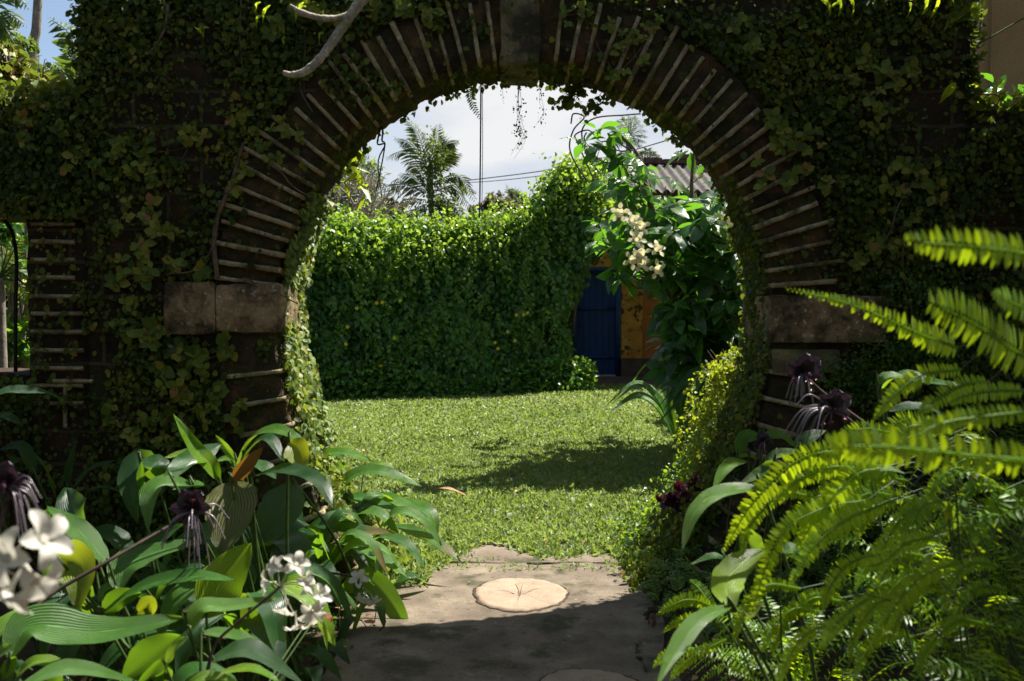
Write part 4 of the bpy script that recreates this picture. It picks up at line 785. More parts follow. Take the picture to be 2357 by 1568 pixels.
def palm(name, lab, base, top, fr, Y, hw=.28, r=.06, climber=None, mat='palm', n=26, rm=.35):
    root = thing(name, base, lab, 'palm'); mb = MB(); tube(mb, [base, (np.array(base) + top) / 2 + [.05, 0, 0], top], [r * 1.2, r], 10, 20); mb.build('trunk', M['palmtrunk'], root)
    for pts in fr:
        mb = MB(); p = [P(x, y, Y + dy) for x, y, dy in pts]; frond(mb, p, hw * RG.uniform(.85, 1.1), (0, -.7, .7), n, np.clip(RG.normal(rm, .15), 0, 1), T_LANCE, .75, .35, taper=(.5, .95, 1, .85, .6, .3), rr=.014, wid=.66 * RG.uniform(.8, 1.2), jit=.09); mb.build('frond', M[mat], root)
    if climber:
        mb = MB()
        for (x, y, rx, rz, k) in climber:
            pos = P(x, y, Y - .1) + RG.normal(0, 1, (k, 3)) * [rx, .15, rz]; leaves(mb, pos, rdir(k, (0, 0, -.6)), rdir(k, (0, -.6, .4)), RG.uniform(.04, .10, k), T_OVAL, np.clip(RG.normal(.35, .25, k), 0, 1))
        mb.build('climber', M['farbrown'] if False else M['palm'], root)
    return root
Yp = 22
F = lambda a, b, c=None, d=0: [(a[0], a[1], 0), *([(c[0], c[1], d * .5)] if c else []), (b[0], b[1], d)]
palm('areca_palm', 'feathery palm wrapped in climbers standing against the sky in the arch', (P(985, 0, Yp)[0], Yp, 0), P(990, 385, Yp), [
    F((985, 390), (938, 275), (965, 315)), F((985, 392), (912, 318), (950, 335), -.3), F((985, 400), (890, 362), (935, 350), .2), F((992, 390), (1008, 290), (1002, 335)), F((998, 385), (1052, 325), (1022, 335), -.3), F((995, 400), (1056, 352), (1030, 370), .3), F((1000, 420), (1092, 458), (1055, 405), -.3), F((1000, 430), (1080, 475), (1045, 435), .3), F((980, 445), (888, 432), (930, 425), -.3), F((980, 460), (900, 490), (930, 462), .2), F((985, 420), (930, 372), (960, 385), .4), F((1005, 460), (1075, 505), (1045, 478), -.2), F((1000, 480), (1060, 520), (1035, 492)), F((985, 440), (922, 400), (955, 410)), F((980, 470), (935, 520), (950, 490)), F((1005, 440), (1095, 440), (1050, 425), .3), F((1000, 395), (1040, 345), (1022, 362))],
    Yp, .36, .06, [(998, 350, .13, .2, 260), (1005, 390, .15, .22, 340), (988, 440, .07, .32, 300), (1018, 475, .17, .17, 560), (1020, 500, .2, .12, 360)], n=22, rm=.08)
Yq = 32; fr = [[(1447, 318, 0), (1447 + 26 * math.cos(a), 318 - 30 * math.sin(a) - 10, math.sin(a * 3) * .3), (1447 + 44 * math.cos(a), 305 - 42 * math.sin(a) + 6 * abs(math.cos(a)), math.sin(a * 3) * .5)] for a in np.linspace(-.75, 3.9, 15)]
palm('fan_palm', 'small round-headed palm top above the roof at the right', (P(1447, 0, Yq)[0], Yq, 0), P(1447, 320, Yq), fr, Yq, .22, .09, n=16, rm=.4)
fr = [[(1490, 385, 0), (1490 + 22 * math.cos(a), 372 - 22 * math.sin(a), 0), (1490 + 38 * math.cos(a), 372 - 28 * math.sin(a) + 10 * abs(math.cos(a)), 0)] for a in np.linspace(0, 3.1, 9)]
palm('fan_palm', 'little palm tuft beside the ridge of the corrugated roof', (P(1490, 0, 25)[0], 25, 0), P(1490, 390, 25), fr, 25, .2, .06, n=14, rm=.5)
palm('feather_palm', 'faint feathery fronds above the hedge left of the vine mound', (P(1290, 0, 28)[0], 28, 0), P(1290, 450, 28), [F((1300, 430), (1255, 390), (1275, 405)), F((1300, 470), (1230, 460), (1260, 455)), F((1305, 430), (1330, 380), (1315, 400)), F((1300, 440), (1262, 425), (1280, 425))], 28, .22, .06, mat='far', n=22, rm=.5)
# bare frangipani
fg = thing('bare_tree', (P(760, 0, 18.5)[0], 18.5, 0), 'leafless pale-branched tree above the vine wall at the left of the opening', 'tree'); mb = MB(); random.seed(11)
def twig(p, d, ln, r, dep):
    e = p + d * ln; m_ = p + d * ln * .5 + RG.normal(0, .03, 3); tube(mb, [p, m_, e], [r, r * .8], 6, 6)
    if dep == 0: return
    for q in range(2 + (RG.random() < .45)):
        nd = nz(d + RG.normal(0, .55, 3) * [1, .7, .7] + [.05, 0, .12]); twig(e, nd, ln * RG.uniform(.68, .9), r * .72, dep - 1)
b0 = np.array([P(740, 0, 18.5)[0], 18.5, 0]); tube(mb, [b0, b0 + [0, 0, 1.4], b0 + [.02, 0, 2.2]], [.11, .09], 8, 10)
for dd in ((-.4, 0, .6), (.75, -.1, .45), (.3, .1, .9), (.9, .05, .2), (.1, -.2, 1), (.6, .2, .7)): twig(b0 + [.02, 0, 2.1], nz(np.array(dd)), .55, .045, 5)
mb.build('branches', M['greybark'], fg)
# trees beyond the left low wall and seen through the window
tl = thing('tall_palm', (P(80, 0, 15)[0], 15, 0), 'tall bare grey palm trunk against the blue sky at top left', 'palm')
mb = MB(); tube(mb, [(P(60, 0, 15)[0], 15, 0), P(74, 200, 15), P(84, 60, 15), P(90, -60, 15), P(100, -260, 15)], [.11, .075, .06, .05], 10, 60); mb.build('trunk', M['palmtrunk'], tl)
for a in np.linspace(0, 6.1, 8):
    mb = MB(); c = P(100, -260, 15); frond(mb, [c, c + [.7 * math.cos(a), .7 * math.sin(a), .35], c + [1.5 * math.cos(a), 1.5 * math.sin(a), -.2]], .4, (0, 0, 1), 24, .4, T_LANCE, .6, .3, rr=.015, wid=.8); mb.build('frond', M['palm'], tl)
def side_palm(name, lab, x, y0, Y, ends, hw, mat='palm', rm=.6, n=20, wid=1.0):
    root = thing(name, (P(x, 0, Y)[0], Y, 0), lab, 'palm'); mb = MB(); c = P(x, y0, Y); tube(mb, [(c[0], Y, 0), c], [.05, .03], 8, 6); mb.build('trunk', M['palmtrunk'], root)
    for (ex, ey, mx, my, dy) in ends:
        mb = MB(); frond(mb, [c, P(mx, my, Y + dy * .5), P(ex, ey, Y + dy)], hw * RG.uniform(.8, 1.15), (0, -.7, .7), n, np.clip(RG.normal(rm, .15), 0, 1), T_LANCE, .6, .3, rr=.008, wid=wid, jit=.12); mb.build('frond', M[mat], root)
side_palm('feather_palm', 'bright palm with curved fronds behind the left low wall beside the tall wall', 190, 230, 8, [(110, 40, 165, 90, 0), (200, 60, 205, 140, 0), (120, 160, 150, 170, 0), (215, 150, 208, 180, .2), (100, 190, 140, 190, -.1), (150, 110, 175, 160, -.2)], .20, 'palm', .75, 16)
side_palm('feather_palm', 'dark palm fronds reaching in from the top left corner of the photo', -60, 60, 7, [(70, 20, 20, -10, 0), (60, 60, 10, 30, 0), (40, 110, 0, 60, 0), (-10, -40, -40, 0, 0)], .16, 'palm', .5, 16)
blob_tree('broadleaf_tree', 'leafy shrub with large pale leaves behind the left low wall', 'tree', (P(40, 0, 8)[0], 8, 0), [(W3(30, 170, 8), (.25, .25, .14)), (W3(80, 195, 8), (.28, .25, .08)), (W3(-10, 140, 8), (.2, .25, .15)), (W3(110, 205, 8), (.3, .2, .05)), (W3(170, 208, 8), (.2, .2, .05))], 900, .10, 'climber', .04, rm=.8)
blob_tree('broadleaf_tree', 'fine-leaved dark twigs in the top left corner below the palm fronds', 'tree', (P(10, 0, 10)[0], 10, 0), [(W3(10, 70, 10), (.3, .2, .2)), (W3(40, 100, 10), (.2, .2, .15)), (W3(90, 170, 10), (.3, .2, .15))], 1400, .05, 'palm', .03, rm=.4)
blob_tree('bush', 'sunlit green bush seen through the small left window', 'bush', (P(20, 0, 7.5)[0], 7.5, 0), [(W3(20, 540, 7.5), (.25, .3, .12)), (W3(40, 650, 7.6), (.3, .3, .15)), (W3(10, 760, 7.6), (.35, .3, .2)), (W3(50, 830, 7.5), (.35, .3, .15))], 1800, .08, 'hedge', .03, rm=.4)
side_palm('fan_palm', 'fan palm leaves seen through the small left window', 0, 640, 6.8, [(60, 600, 30, 610, 0), (70, 640, 40, 625, 0), (20, 560, 10, 600, 0), (60, 690, 40, 650, 0), (50, 540, 25, 590, 0)], .10, 'palm', .8, 14)
# dark backdrop hedge further left and right, beyond the side walls
blob_tree('broadleaf_tree', 'dense dark tree behind the left part of the lawn', 'tree', (-7.5, 13.5, 0), [((-6.6, 13, 1.6), (1.4, 1.2, 1.3)), ((-8.5, 12.5, 2.0), (1.8, 1.4, 1.5))], 5000, .14, 'palm', .12, rm=.3)

# ------------------------------------------------------------------ flowering tree at the right of the lawn
ft = thing('flowering_tree', (2.3, 9.6, 0), 'glossy big-leaved tree with creamy flower clusters leaning in at the right of the opening', 'tree')
random.seed(21)
mb = MB(); tb = np.array([2.5, 9.8, 0]); forks = []
for pts, r in [([(2.5, 9.8, 0), (2.35, 9.7, .9), W3(1640, 640, 9.5), W3(1600, 520, 9.4), W3(1592, 430, 9.3), W3(1598, 340, 9.2)], [.07, .05, .03, .02, .01]),
               ([(2.4, 9.8, 0), W3(1620, 720, 9.4), W3(1560, 620, 9.2), W3(1500, 480, 9.1), W3(1470, 360, 9.1), W3(1400, 290, 9.0)], [.06, .045, .03, .02, .01]),
               ([W3(1620, 720, 9.4), W3(1560, 700, 9.2), W3(1480, 590, 9.0), W3(1450, 480, 8.9)], [.03, .02, .012]),
               ([(2.45, 9.8, .3), W3(1700, 800, 9.3), W3(1690, 640, 9.0), W3(1690, 560, 8.9)], [.05, .03, .02]),
               ([(2.5, 9.8, .4), (3.2, 9.6, 1.6), (3.8, 9.4, 2.8)], [.06, .04, .02]), ([(2.5, 9.8, .4), (2.9, 10.3, 1.8), (3.1, 10.6, 3.0)], [.06, .04, .02]), ([(2.4, 9.7, .6), (1.9, 10.3, 1.6), (1.6, 10.9, 2.6)], [.05, .03, .015])]: tube(mb, pts, r, 7, 26)
trunk_mb = mb; skel = np.concatenate(mb.v)
mb = MB(); clusters = []
def region(x0, x1, y0, y1, n, Y0, Y1): return [(RG.uniform(x0, x1), RG.uniform(y0, y1), RG.uniform(Y0, Y1)) for _ in range(n)]
clusters += region(1420, 1740, 460, 760, 120, 8.6, 10.4) + region(1400, 1560, 540, 700, 22, 8.7, 9.6) + region(1440, 1700, 450, 540, 34, 8.8, 10.2) + region(1500, 1740, 690, 900, 80, 8.6, 9.8) + region(1560, 1760, 460, 900, 110, 8.6, 9.8) + region(1400, 1500, 340, 460, 16, 8.8, 9.4) + [(1375, 300, 9), (1400, 320, 9), (1350, 330, 9), (1420, 300, 9), (1440, 350, 9), (1590, 345, 9.2), (1600, 420, 9.2), (1380, 345, 9), (1450, 420, 9), (1640, 520, 8.8), (1650, 560, 8.7)]
clusters = [c for c in clusters if not (1470 < c[0] < 1650 and c[1] < 455) and not (c[0] < 1520 and c[1] > 640) or c in ((1590, 345, 9.2),)]; clusters = [P(*c) for c in clusters] + [np.array([RG.uniform(2.3, 4.2), RG.uniform(8.8, 11.4), RG.uniform(1.3, 3.4)]) for _ in range(70)] + [np.array([RG.uniform(.9, 2.4), RG.uniform(9.8, 11.6), RG.uniform(2.0, 3.0)]) for _ in range(26)]
st = MB()
for c in clusters:
    k = RG.integers(4, 7); a = RG.uniform(0, 6.28) + np.arange(k) * 2.4; axis = nz(np.array([-.2, -.3, .5]) + RG.normal(0, .4, 3))
    td = np.stack([np.cos(a), np.sin(a) * .9, RG.uniform(-1.1, .4, k)], 1) + axis * .3
    dcen = (c[2] > 2.3) * .15
    T = T_BIG
    leaves(mb, c + td * .02, td, np.array([0, -.35, 1.0]) + RG.normal(0, .35, (k, 3)), RG.uniform(.14, .27, k), T, np.clip(RG.normal(.45 + dcen, .22, k), 0, 1), 1.0)
    e = skel[np.argmin(np.linalg.norm(skel - c - [.1, .1, -.2], axis=1))]; tube(trunk_mb, [c, c - axis * .10, (c + e) / 2 - [0, 0, .06], e], [.003, .006, .009], 5, 8)
mb.build('crown', M['glossy'], ft); trunk_mb.build('trunk', M['bark'], ft)
def trumpet(mb, c, d, size, rm=.6):
    d = nz(np.array(d, float)); a = np.linspace(0, 2 * np.pi, 6)[:5] + RG.uniform(0, 1); h = np.array([0, 0, 1.]) if abs(d[2]) < .9 else np.array([1., 0, 0]); s = nz(np.cross(d, h)); q = np.cross(s, d)
    n = 15; aa = np.linspace(0, 2 * np.pi, n, endpoint=False); prof_ = [(.0, .08), (.35, .16), (.65, .30), (.8, .42)]
    V = np.array([c + d * (y * size) + (s[None] * np.cos(aa)[:, None] + q[None] * np.sin(aa)[:, None]) * r * size for y, r in prof_]); i = np.arange(3)[:, None] * n; j = np.arange(n)[None]; j2 = (j + 1) % n
    mb.add(V, None, np.stack([i + j, i + j2, i + n + j2, i + n + j], -1).reshape(-1, 4), rm)
    dirs = s[None] * np.cos(a)[:, None] + q[None] * np.sin(a)[:, None]
    leaves(mb, c + d * size * .62 + dirs * size * .3, dirs + d * .2, np.tile(d, (5, 1)), size * .62, T_OVAL, np.clip(RG.normal(.5, .3, 5), 0, 1), 1.1)
for nm, spots in (('flower_cluster', [(1432, 492), (1448, 515), (1472, 528)]), ('flower_cluster', [(1462, 560), (1482, 592), (1504, 582), (1470, 612), (1503, 618), (1448, 598)]), ('flower_cluster', [(1680, 520), (1695, 530), (1670, 510)])):
    mb = MB()
    for x, y in spots: trumpet(mb, P(x, y, 8.5), (RG.uniform(-.6, .5), -1, RG.uniform(-.3, .8)), .10)
    mb.build(nm, M['cream'], ft)
# another tree to the right, its crown shades the lawn
blob_tree('broadleaf_tree', 'shady tree right of the lawn, hidden behind the right side of the gate wall', 'tree', (4.6, 11.5, 0), [((4.6, 12.2, 3.0), (1.2, 1.2, .6)), ((3.6, 12.9, 3.3), (.8, .6, .4)), ((5.4, 10.6, 3.0), (1.1, 1.2, .8))], 3600, .17, 'glossy', .12, rm=.3)

# strappy plants under the tree
for lab, x, y, n, h in (('strap-leaved plant under the flowering tree left side', 1.75, 10.3, 16, .75), ('strap-leaved plant under the flowering tree near the gate', 2.05, 8.6, 18, .9), ('strap-leaved plant at the wall of the yellow building', 2.6, 12.5, 18, .9)):
    root = thing('strap_plant', (x, y, 0), lab, 'plant')
    for q in range(n):
        a = RG.uniform(0, 6.28); d = np.array([math.cos(a), math.sin(a), 0]); hh = h * RG.uniform(.6, 1.1); mb = MB(); b = np.array([x, y, 0]) + d * .04
        big_leaf(mb, [b, b + d * .18 + [0, 0, hh * .7], b + d * .42 + [0, 0, hh], b + d * .75 + [0, 0, hh * .6]], .11, (0, -.3, 1), .3, .03, RG.uniform(.1, .6), 16, 4); mb.build('leaf', M['lily'], root)

# lime shrub at the right foot
ls = thing('lime_shrub', (1.65, 6.2, 0), 'sunlit yellow-green shrub with arching sprays at the right inside the gate', 'shrub')
mb = MB(); st = MB()
for q in range(74):
    ty = RG.uniform(800, 960); top = P(1690 - (ty - 800) * .35 + RG.uniform(-30, 60), ty, RG.uniform(5.75, 6.3)); e = top + np.array([-RG.uniform(.0, .20), -RG.uniform(0, .12), -RG.uniform(.15, .55)])
    c = bez([top + [.12, .05, -.05], top, (top + e) / 2 + [-.03, 0, .05], e], 14); tube(st, c[::3], .0015, 4, 8)
    k = 44; ii = RG.integers(2, 14, k); pos = c[ii] + RG.normal(0, .018, (k, 3)); leaves(mb, pos, rdir(k, (-.5, -.2, -.5)), rdir(k, (0, -.6, .7)), RG.uniform(.018, .034, k), T_FIG, np.clip(RG.normal(.5, .22, k), 0, 1))
for q in range(34): tube(st, [(1.75 + RG.normal(0, .12), 6.15, 0), (1.7 + RG.normal(0, .12), 6.1, .6), P(RG.uniform(1620, 1740), RG.uniform(790, 900), 6.1)], [.006, .002], 4, 8)
mb.build('foliage', M['lime'], ls); st.build('stem', M['vinestem'], ls)
# green fern-like mass under it
lf = thing('foliage_mound', (1.45, 5.9, 0), 'dark fine-leaved mound spilling from the right jamb under the lime shrub', 'shrub')
mb = MB(); k = 9000; z = RG.random(k) * .95; x = CX + half_w(z) - .02 - (1 - z) * .30 * RG.random(k) + .05; pos = np.stack([x, RG.uniform(YF + .1, 6.4, k), z * RG.uniform(.3, 1, k)], 1)
leaves(mb, pos, rdir(k, (-.4, -.4, -.4)), rdir(k, (-.3, -.6, .7)), RG.uniform(.015, .034, k), T_FIG, np.clip(RG.normal(.3, .25, k), 0, 1)); mb.build('foliage', M['finefern'], lf)

# ------------------------------------------------------------------ lawn grass
def grass_patch(mb, n, x0, x1, y0, y1, hmin, hmax, mask=None, w=.16):
    x = RG.uniform(x0, x1, n); y = RG.uniform(y0, y1, n)
    if mask is not None: kp = mask(x, y); x, y = x[kp], y[kp]
    k = len(x); pos = np.stack([x, y, np.where(y < 6.2, .018, .008)], 1); tip = np.stack([RG.normal(0, .8, k), RG.normal(0, .8, k), RG.uniform(.25, 1, k)], 1)
    nr = rdir(k, (0, -.2, 1)); r = np.clip(.42 + .5 * (vnoise(pos, 1.3, 200, 3) - .5) + RG.normal(0, .17, k), 0, 1)
    leaves(mb, pos, tip, nr, RG.uniform(hmin, hmax, k), T_BLADE, r, w / .09)
mb = MB()
vis = lambda x, y: (np.abs(x) < .62 * y + .3) & (y < hy(x) - .55) | (x > 1.0) & (y < 17.4) & (np.abs(x) < .62 * y)
edge = lambda x, y: (y + RG.normal(0, .035, len(x)) > 5.62 + (vnoise(np.stack([x, 0 * x, 0 * x], 1), 4.5, 210, 3) - .5) * .62 + .30 * np.exp(-((x + .15) / .14) ** 2)) & (vnoise(np.stack([x, y, 0 * x], 1), 3, 213, 3) > np.where(y < 6.3, .36, .24))
inx = lambda x, y: edge(x, y) & vis(x, y) & (x > -2.9) & (x < 3.2)
grass_patch(mb, 110000, -2.2, 2.4, 5.35, 7.4, .024, .06, inx, .17)
grass_patch(mb, 90000, -2.4, 2.6, 7.2, 10, .025, .055, inx, .18)
grass_patch(mb, 70000, -3.2, 3.6, 9.8, 13.2, .03, .06, vis, .2)
grass_patch(mb, 40000, -4.6, 5, 13, 17.4, .035, .06, vis, .25)
grass_patch(mb, 20000, -7.5, 6.5, 5.8, 14, .035, .06, lambda x, y: (np.abs(x) > 2.4), .25)
tag(mb.build('grass', M['grass']), 'short broad-bladed lawn grass inside the gate', 'grass', kind='stuff')
mb = MB(); grass_patch(mb, 2600, -1.05, -.45, 5.1, 5.9, .03, .09, None, .1); grass_patch(mb, 700, -.5, .7, 5.35, 5.75, .02, .045, lambda x, y: vnoise(np.stack([x, y, 0 * x], 1), 5, 217, 2) > .5, .15)
tag(mb.build('grass_tufts', M['grass']), 'wispy grass tufts at the edge of the path', 'grass', kind='stuff')
lw = MB(); k = 900; x = RG.uniform(-2.6, 3, k); y = RG.uniform(5.9, 13, k); pos = np.stack([x, y, RG.uniform(.02, .05, k)], 1)[vnoise(np.stack([x, y, 0 * x], 1), 1.5, 231, 2) > .48]; k = len(pos)
for q in range(4): leaves(lw, pos, rdir(k, (0, 0, .15)) , rdir(k, (0, -.2, 1.5)), RG.uniform(.03, .06, k), T_OVAL, RG.uniform(.1, .6, k))
tag(lw.build('lawn_weeds', M['grass']), 'small rosette weeds growing in the lawn', 'weeds', kind='stuff')
lw = MB(); k = 46; pos = np.stack([RG.uniform(-2, 2, k), RG.uniform(5.8, 11, k), np.full(k, .05)], 1); leaves(lw, pos, rdir(k) * [1, 1, .2], rdir(k, (0, 0, 2)), RG.uniform(.025, .06, k), T_LANCE, RG.uniform(0, 1, k), 1.8); tag(lw.build('fallen_leaves', M['dry']), 'tiny fallen brown leaves dotted over the lawn', 'litter', kind='stuff')
# dry leaf on the lawn
mb = MB(); a, b = P(992, 1142, 7.55), P(1075, 1158, 7.35); a[2] = .05; b[2] = .045
big_leaf(mb, [a, (a + b) / 2 + [0, 0, .02], b], .055, (0, 0, 1), .5, .05, .5, 14, 6); tag(mb.build('dry_leaf', M['dry'], origin=a), 'curled brown dry leaf lying on the sunlit lawn', 'leaf')

# ------------------------------------------------------------------ left bed: broad-leaved plants
def mat_of(k): return M[{'y': 'lilyyellow', 'p': 'lilypink', 'r': 'lilyrust', 't': 'rusttip', 'b': 'broad', 'l': 'lily'}[k]]
def lily(base, lab, lv, name='lily_plant', view=A, cat='plant', scale=2.422):
    """lv: (points, width px, depth, kind, colour, up)"""
    bx, by = base; root = thing(name, (bx, by, 0), lab, cat)
    for q, (pts, wpx, Y, kind, rn, up) in enumerate(lv):
        ys = Y if isinstance(Y, tuple) else (Y, Y); p = [view(x, y, ys[0] + (ys[1] - ys[0]) * i / (len(pts) - 1)) for i, (x, y) in enumerate(pts)]
        wd = wpx / scale / FD * np.mean(ys); mb = MB()
        big_leaf(mb, p, wd, up, .22, .035, rn, 26, 10, base=(bx + RG.normal(0, .03), by + RG.normal(0, .03), -.01), pr=.007 if wd > .05 else .004, seed=q)
        o_ = mb.build('leaf', mat_of(kind), root)
        if PET: PET.pop().build('petiole', M['greenstem'], o_)
    return root
UP = (0, -.45, .9); FR = (0, -1, .25); SD = (.5, -.7, .5); LF = (-.5, -.7, .5)
lily((-.82, 3.85), 'tall broad-leaved plant at the left jamb with a hanging yellow leaf', [
    ([(1225, 455), (1170, 360), (1090, 270), (965, 78)], 105, (3.78, 3.68), 'l', .85, SD),
    ([(1325, 350), (1260, 270), (1200, 193)], 46, 3.88, 'b', .7, FR),
    ([(1300, 430), (1400, 225), (1540, 165), (1730, 250)], 105, (3.88, 3.68), 'b', .35, UP),
    ([(1610, 230), (1660, 290), (1695, 392)], 150, (3.68, 3.58), 'y', .6, FR),
    ([(1340, 420), (1400, 270), (1500, 215), (1585, 345)], 100, (3.78, 3.58), 'l', .2, UP),
    ([(1290, 460), (1370, 370), (1465, 265)], 85, 3.63, 'r', .7, SD),
    ([(960, 440), (1060, 350), (1240, 240)], 190, (3.58, 3.88), 'l', .35, (-.2, -.9, .5)),
    ([(1110, 270), (1010, 300), (912, 322)], 62, 3.98, 'b', .8, UP),
    ([(1400, 430), (1590, 385), (1770, 450), (1868, 612)], 110, (3.68, 3.38), 'l', .12, UP),
    ([(1200, 340), (1290, 330), (1330, 400)], 60, 3.88, 'l', .75, UP),
    ([(1360, 330), (1480, 380), (1540, 440)], 90, 3.78, 'l', .4, UP)])
lily((-.80, 5.45), 'clump of arching glossy leaves nearest the lawn on the left', [
    ([(1690, 520), (1740, 350), (1900, 290), (2078, 342)], 95, (5.45, 5.25), 'l', .7, UP),
    ([(1860, 600), (1930, 450), (2100, 395), (2350, 480)], 115, (5.45, 5.35), 'b', .3, UP),
    ([(2030, 372), (2130, 355), (2222, 412)], 48, 5.55, 'b', .6, UP),
    ([(1850, 610), (1960, 545), (2120, 585), (2275, 645)], 85, (5.45, 5.25), 'l', .55, UP),
    ([(1880, 705), (1990, 620), (2130, 640), (2235, 785)], 85, (5.35, 5.15), 'b', .4, UP),
    ([(1940, 560), (2150, 545), (2300, 620), (2420, 720)], 85, (5.55, 5.25), 'l', .7, UP),
    ([(1960, 640), (2200, 580), (2390, 620), (2440, 780)], 90, (5.55, 5.25), 'l', .65, UP),
    ([(1800, 480), (1870, 380), (1900, 440), (1850, 560)], 70, 5.55, 'l', .3, FR),
    ([(2180, 690), (2300, 730), (2440, 800), (2580, 915)], 82, (5.45, 5.10), 't', .6, UP),
    ([(1700, 560), (1720, 480), (1760, 430)], 60, 5.45, 'y', .4, FR)])
lily((-.78, 4.95), 'drooping broad-leaved plant beside the path with blue-green leaves', [
    ([(1660, 770), (1790, 690), (2000, 725), (2205, 742)], 115, (4.92, 4.72), 't', .1, UP),
    ([(1400, 905), (1550, 790), (1710, 770), (1835, 845)], 135, (4.82, 4.62), 'l', .3, UP),
    ([(1830, 805), (1960, 790), (2120, 865), (2265, 985)], 125, (5.02, 4.72), 'l', .6, UP),
    ([(1690, 1000), (1800, 880), (1960, 850)], 130, 4.82, 'l', .15, FR),
    ([(1860, 1110), (2030, 1005), (2180, 1130), (2315, 1372)], 150, (4.72, 4.52), 'l', .25, (-.3, -.8, .6)),
    ([(1640, 450), (1560, 620), (1400, 815)], 235, (4.1, 3.9), 'l', .08, FR),
    ([(1640, 1150), (1500, 1070), (1420, 1100)], 100, 4.62, 'l', .3, UP),
    ([(1330, 1080), (1400, 1040), (1440, 1100)], 90, 4.52, 'l', .3, UP)])
lily((-.95, 3.75), 'plant with one large pinkish brown heart-shaped leaf in the middle of the left bed', [
    ([(1305, 450), (1290, 600), (1235, 860)], 300, (3.72, 3.52), 'p', .6, FR),
    ([(1080, 470), (870, 490), (825, 725)], 175, (3.82, 3.62), 'b', .3, LF),
    ([(700, 905), (860, 790), (1030, 690)], 170, 3.62, 'l', .3, UP),
    ([(1150, 480), (1060, 470), (960, 500)], 60, 3.82, 'l', .7, UP)])
lily((-1.25, 3.9), 'dark plant with drooping leaf pair at the foot of the left wall', [
    ([(880, 460), (800, 345), (720, 450), (770, 690)], 150, (3.90, 3.70), 'l', .15, FR),
    ([(780, 340), (880, 360), (900, 460)], 120, 3.80, 'l', .3, UP), ([(800, 600), (785, 450), (790, 340)], 50, 3.75, 'l', .5, FR)])
lily((-1.35, 3.55), 'plant with a big upright oval leaf and a glossy folded leaf at the far left', [
    ([(480, 730), (400, 640), (370, 490)], 240, (3.60, 3.80), 'l', .3, FR),
    ([(612, 925), (450, 740), (262, 590)], 135, (3.40, 3.60), 'b', .25, (.4, -.6, .7)),
    ([(500, 730), (640, 760), (760, 880)], 130, 3.70, 'l', .15, UP),
    ([(300, 730), (260, 660), (280, 600)], 70, 3.60, 'b', .5, FR),
    ([(340, 900), (280, 950), (340, 1080)], 90, 3.30, 'b', .3, FR)])
lily((-1.1, 3.5), 'plant with a backlit yellow leaf and pale glossy leaves left of the white flowers', [
    ([(655, 1075), (700, 930), (860, 850), (1105, 790)], 200, (3.4, 3.6), 'b', .15, UP),
    ([(280, 860), (400, 890), (450, 980), (430, 1180)], 240, (3.4, 3.2), 'y', .25, FR),
    ([(240, 875), (350, 880), (460, 905)], 55, 3.4, 'b', .9, UP),
    ([(560, 1190), (800, 1040), (1080, 985), (1315, 1005)], 118, (3.3, 3.2), 'l', .5, UP),
    ([(570, 1195), (660, 1110), (790, 1075)], 120, 3.3, 'l', .6, FR),
    ([(540, 1130), (600, 1050), (700, 1000)], 90, 3.5, 'b', .3, UP),
    ([(760, 1190), (830, 1140), (850, 1200)], 100, 3.3, 'y', .1, FR)])
lily((-.95, 3.4), 'plant with a bright pointed upright leaf behind the white flower cluster', [
    ([(1150, 1220), (1230, 1020), (1400, 798)], 260, (3.4, 3.5), 'l', .97, SD),
    ([(1060, 1290), (1120, 1160), (1290, 1150), (1560, 1105)], 125, (3.2, 3.3), 'b', .55, UP),
    ([(1010, 1180), (1140, 1150), (1260, 1120)], 80, 3.4, 'r', .1, UP), ([(1690, 900), (1730, 860), (1760, 850)], 60, 3.8, 'b', .5, UP)])
lily((-1.45, 2.9), 'foreground plant with one very large glossy leaf lying across the lower left corner', [
    ([(50, 1450), (170, 1260), (560, 1290), (1015, 1215)], 250, (2.7, 2.9), 'b', .15, (.05, -.55, .85)),
    ([(-80, 1480), (0, 1420), (70, 1365)], 120, 2.6, 'b', .2, UP),
    ([(80, 1545), (210, 1455), (425, 1490)], 90, 2.8, 'b', .75, UP),
    ([(100, 1600), (400, 1500), (770, 1570)], 130, (2.6, 2.8), 'b', .2, UP), ([(0, 1560), (60, 1480), (90, 1430)], 80, 2.7, 'l', .8, FR)], cat='plant')
lily((-.85, 3.0), 'low foreground plant with glossy holed leaves under the white flowers', [
    ([(680, 1560), (860, 1420), (1010, 1310)], 210, 2.9, 'l', .15, FR),
    ([(920, 1480), (980, 1380), (1050, 1320)], 90, 2.85, 'b', .3, UP),
    ([(1120, 1300), (1300, 1310), (1490, 1375)], 95, (3.1, 3.2), 'b', .25, UP),
    ([(1170, 1450), (1400, 1400), (1690, 1580)], 140, (3.0, 3.1), 'l', .1, UP),
    ([(1190, 1530), (1400, 1495), (1570, 1575)], 60, 2.9, 'l', .85, UP),
    ([(760, 1590), (850, 1500), (900, 1440)], 40, 2.8, 'l', .8, FR), ([(1030, 1600), (1150, 1540), (1330, 1570)], 80, 2.8, 'b', .6, UP),
    ([(1740, 1200), (1800, 1270), (1825, 1395)], 36, 3.5, 'l', .9, SD), ([(1780, 1190), (1830, 1210), (1850, 1240)], 45, 3.5, 'r', .9, UP)])
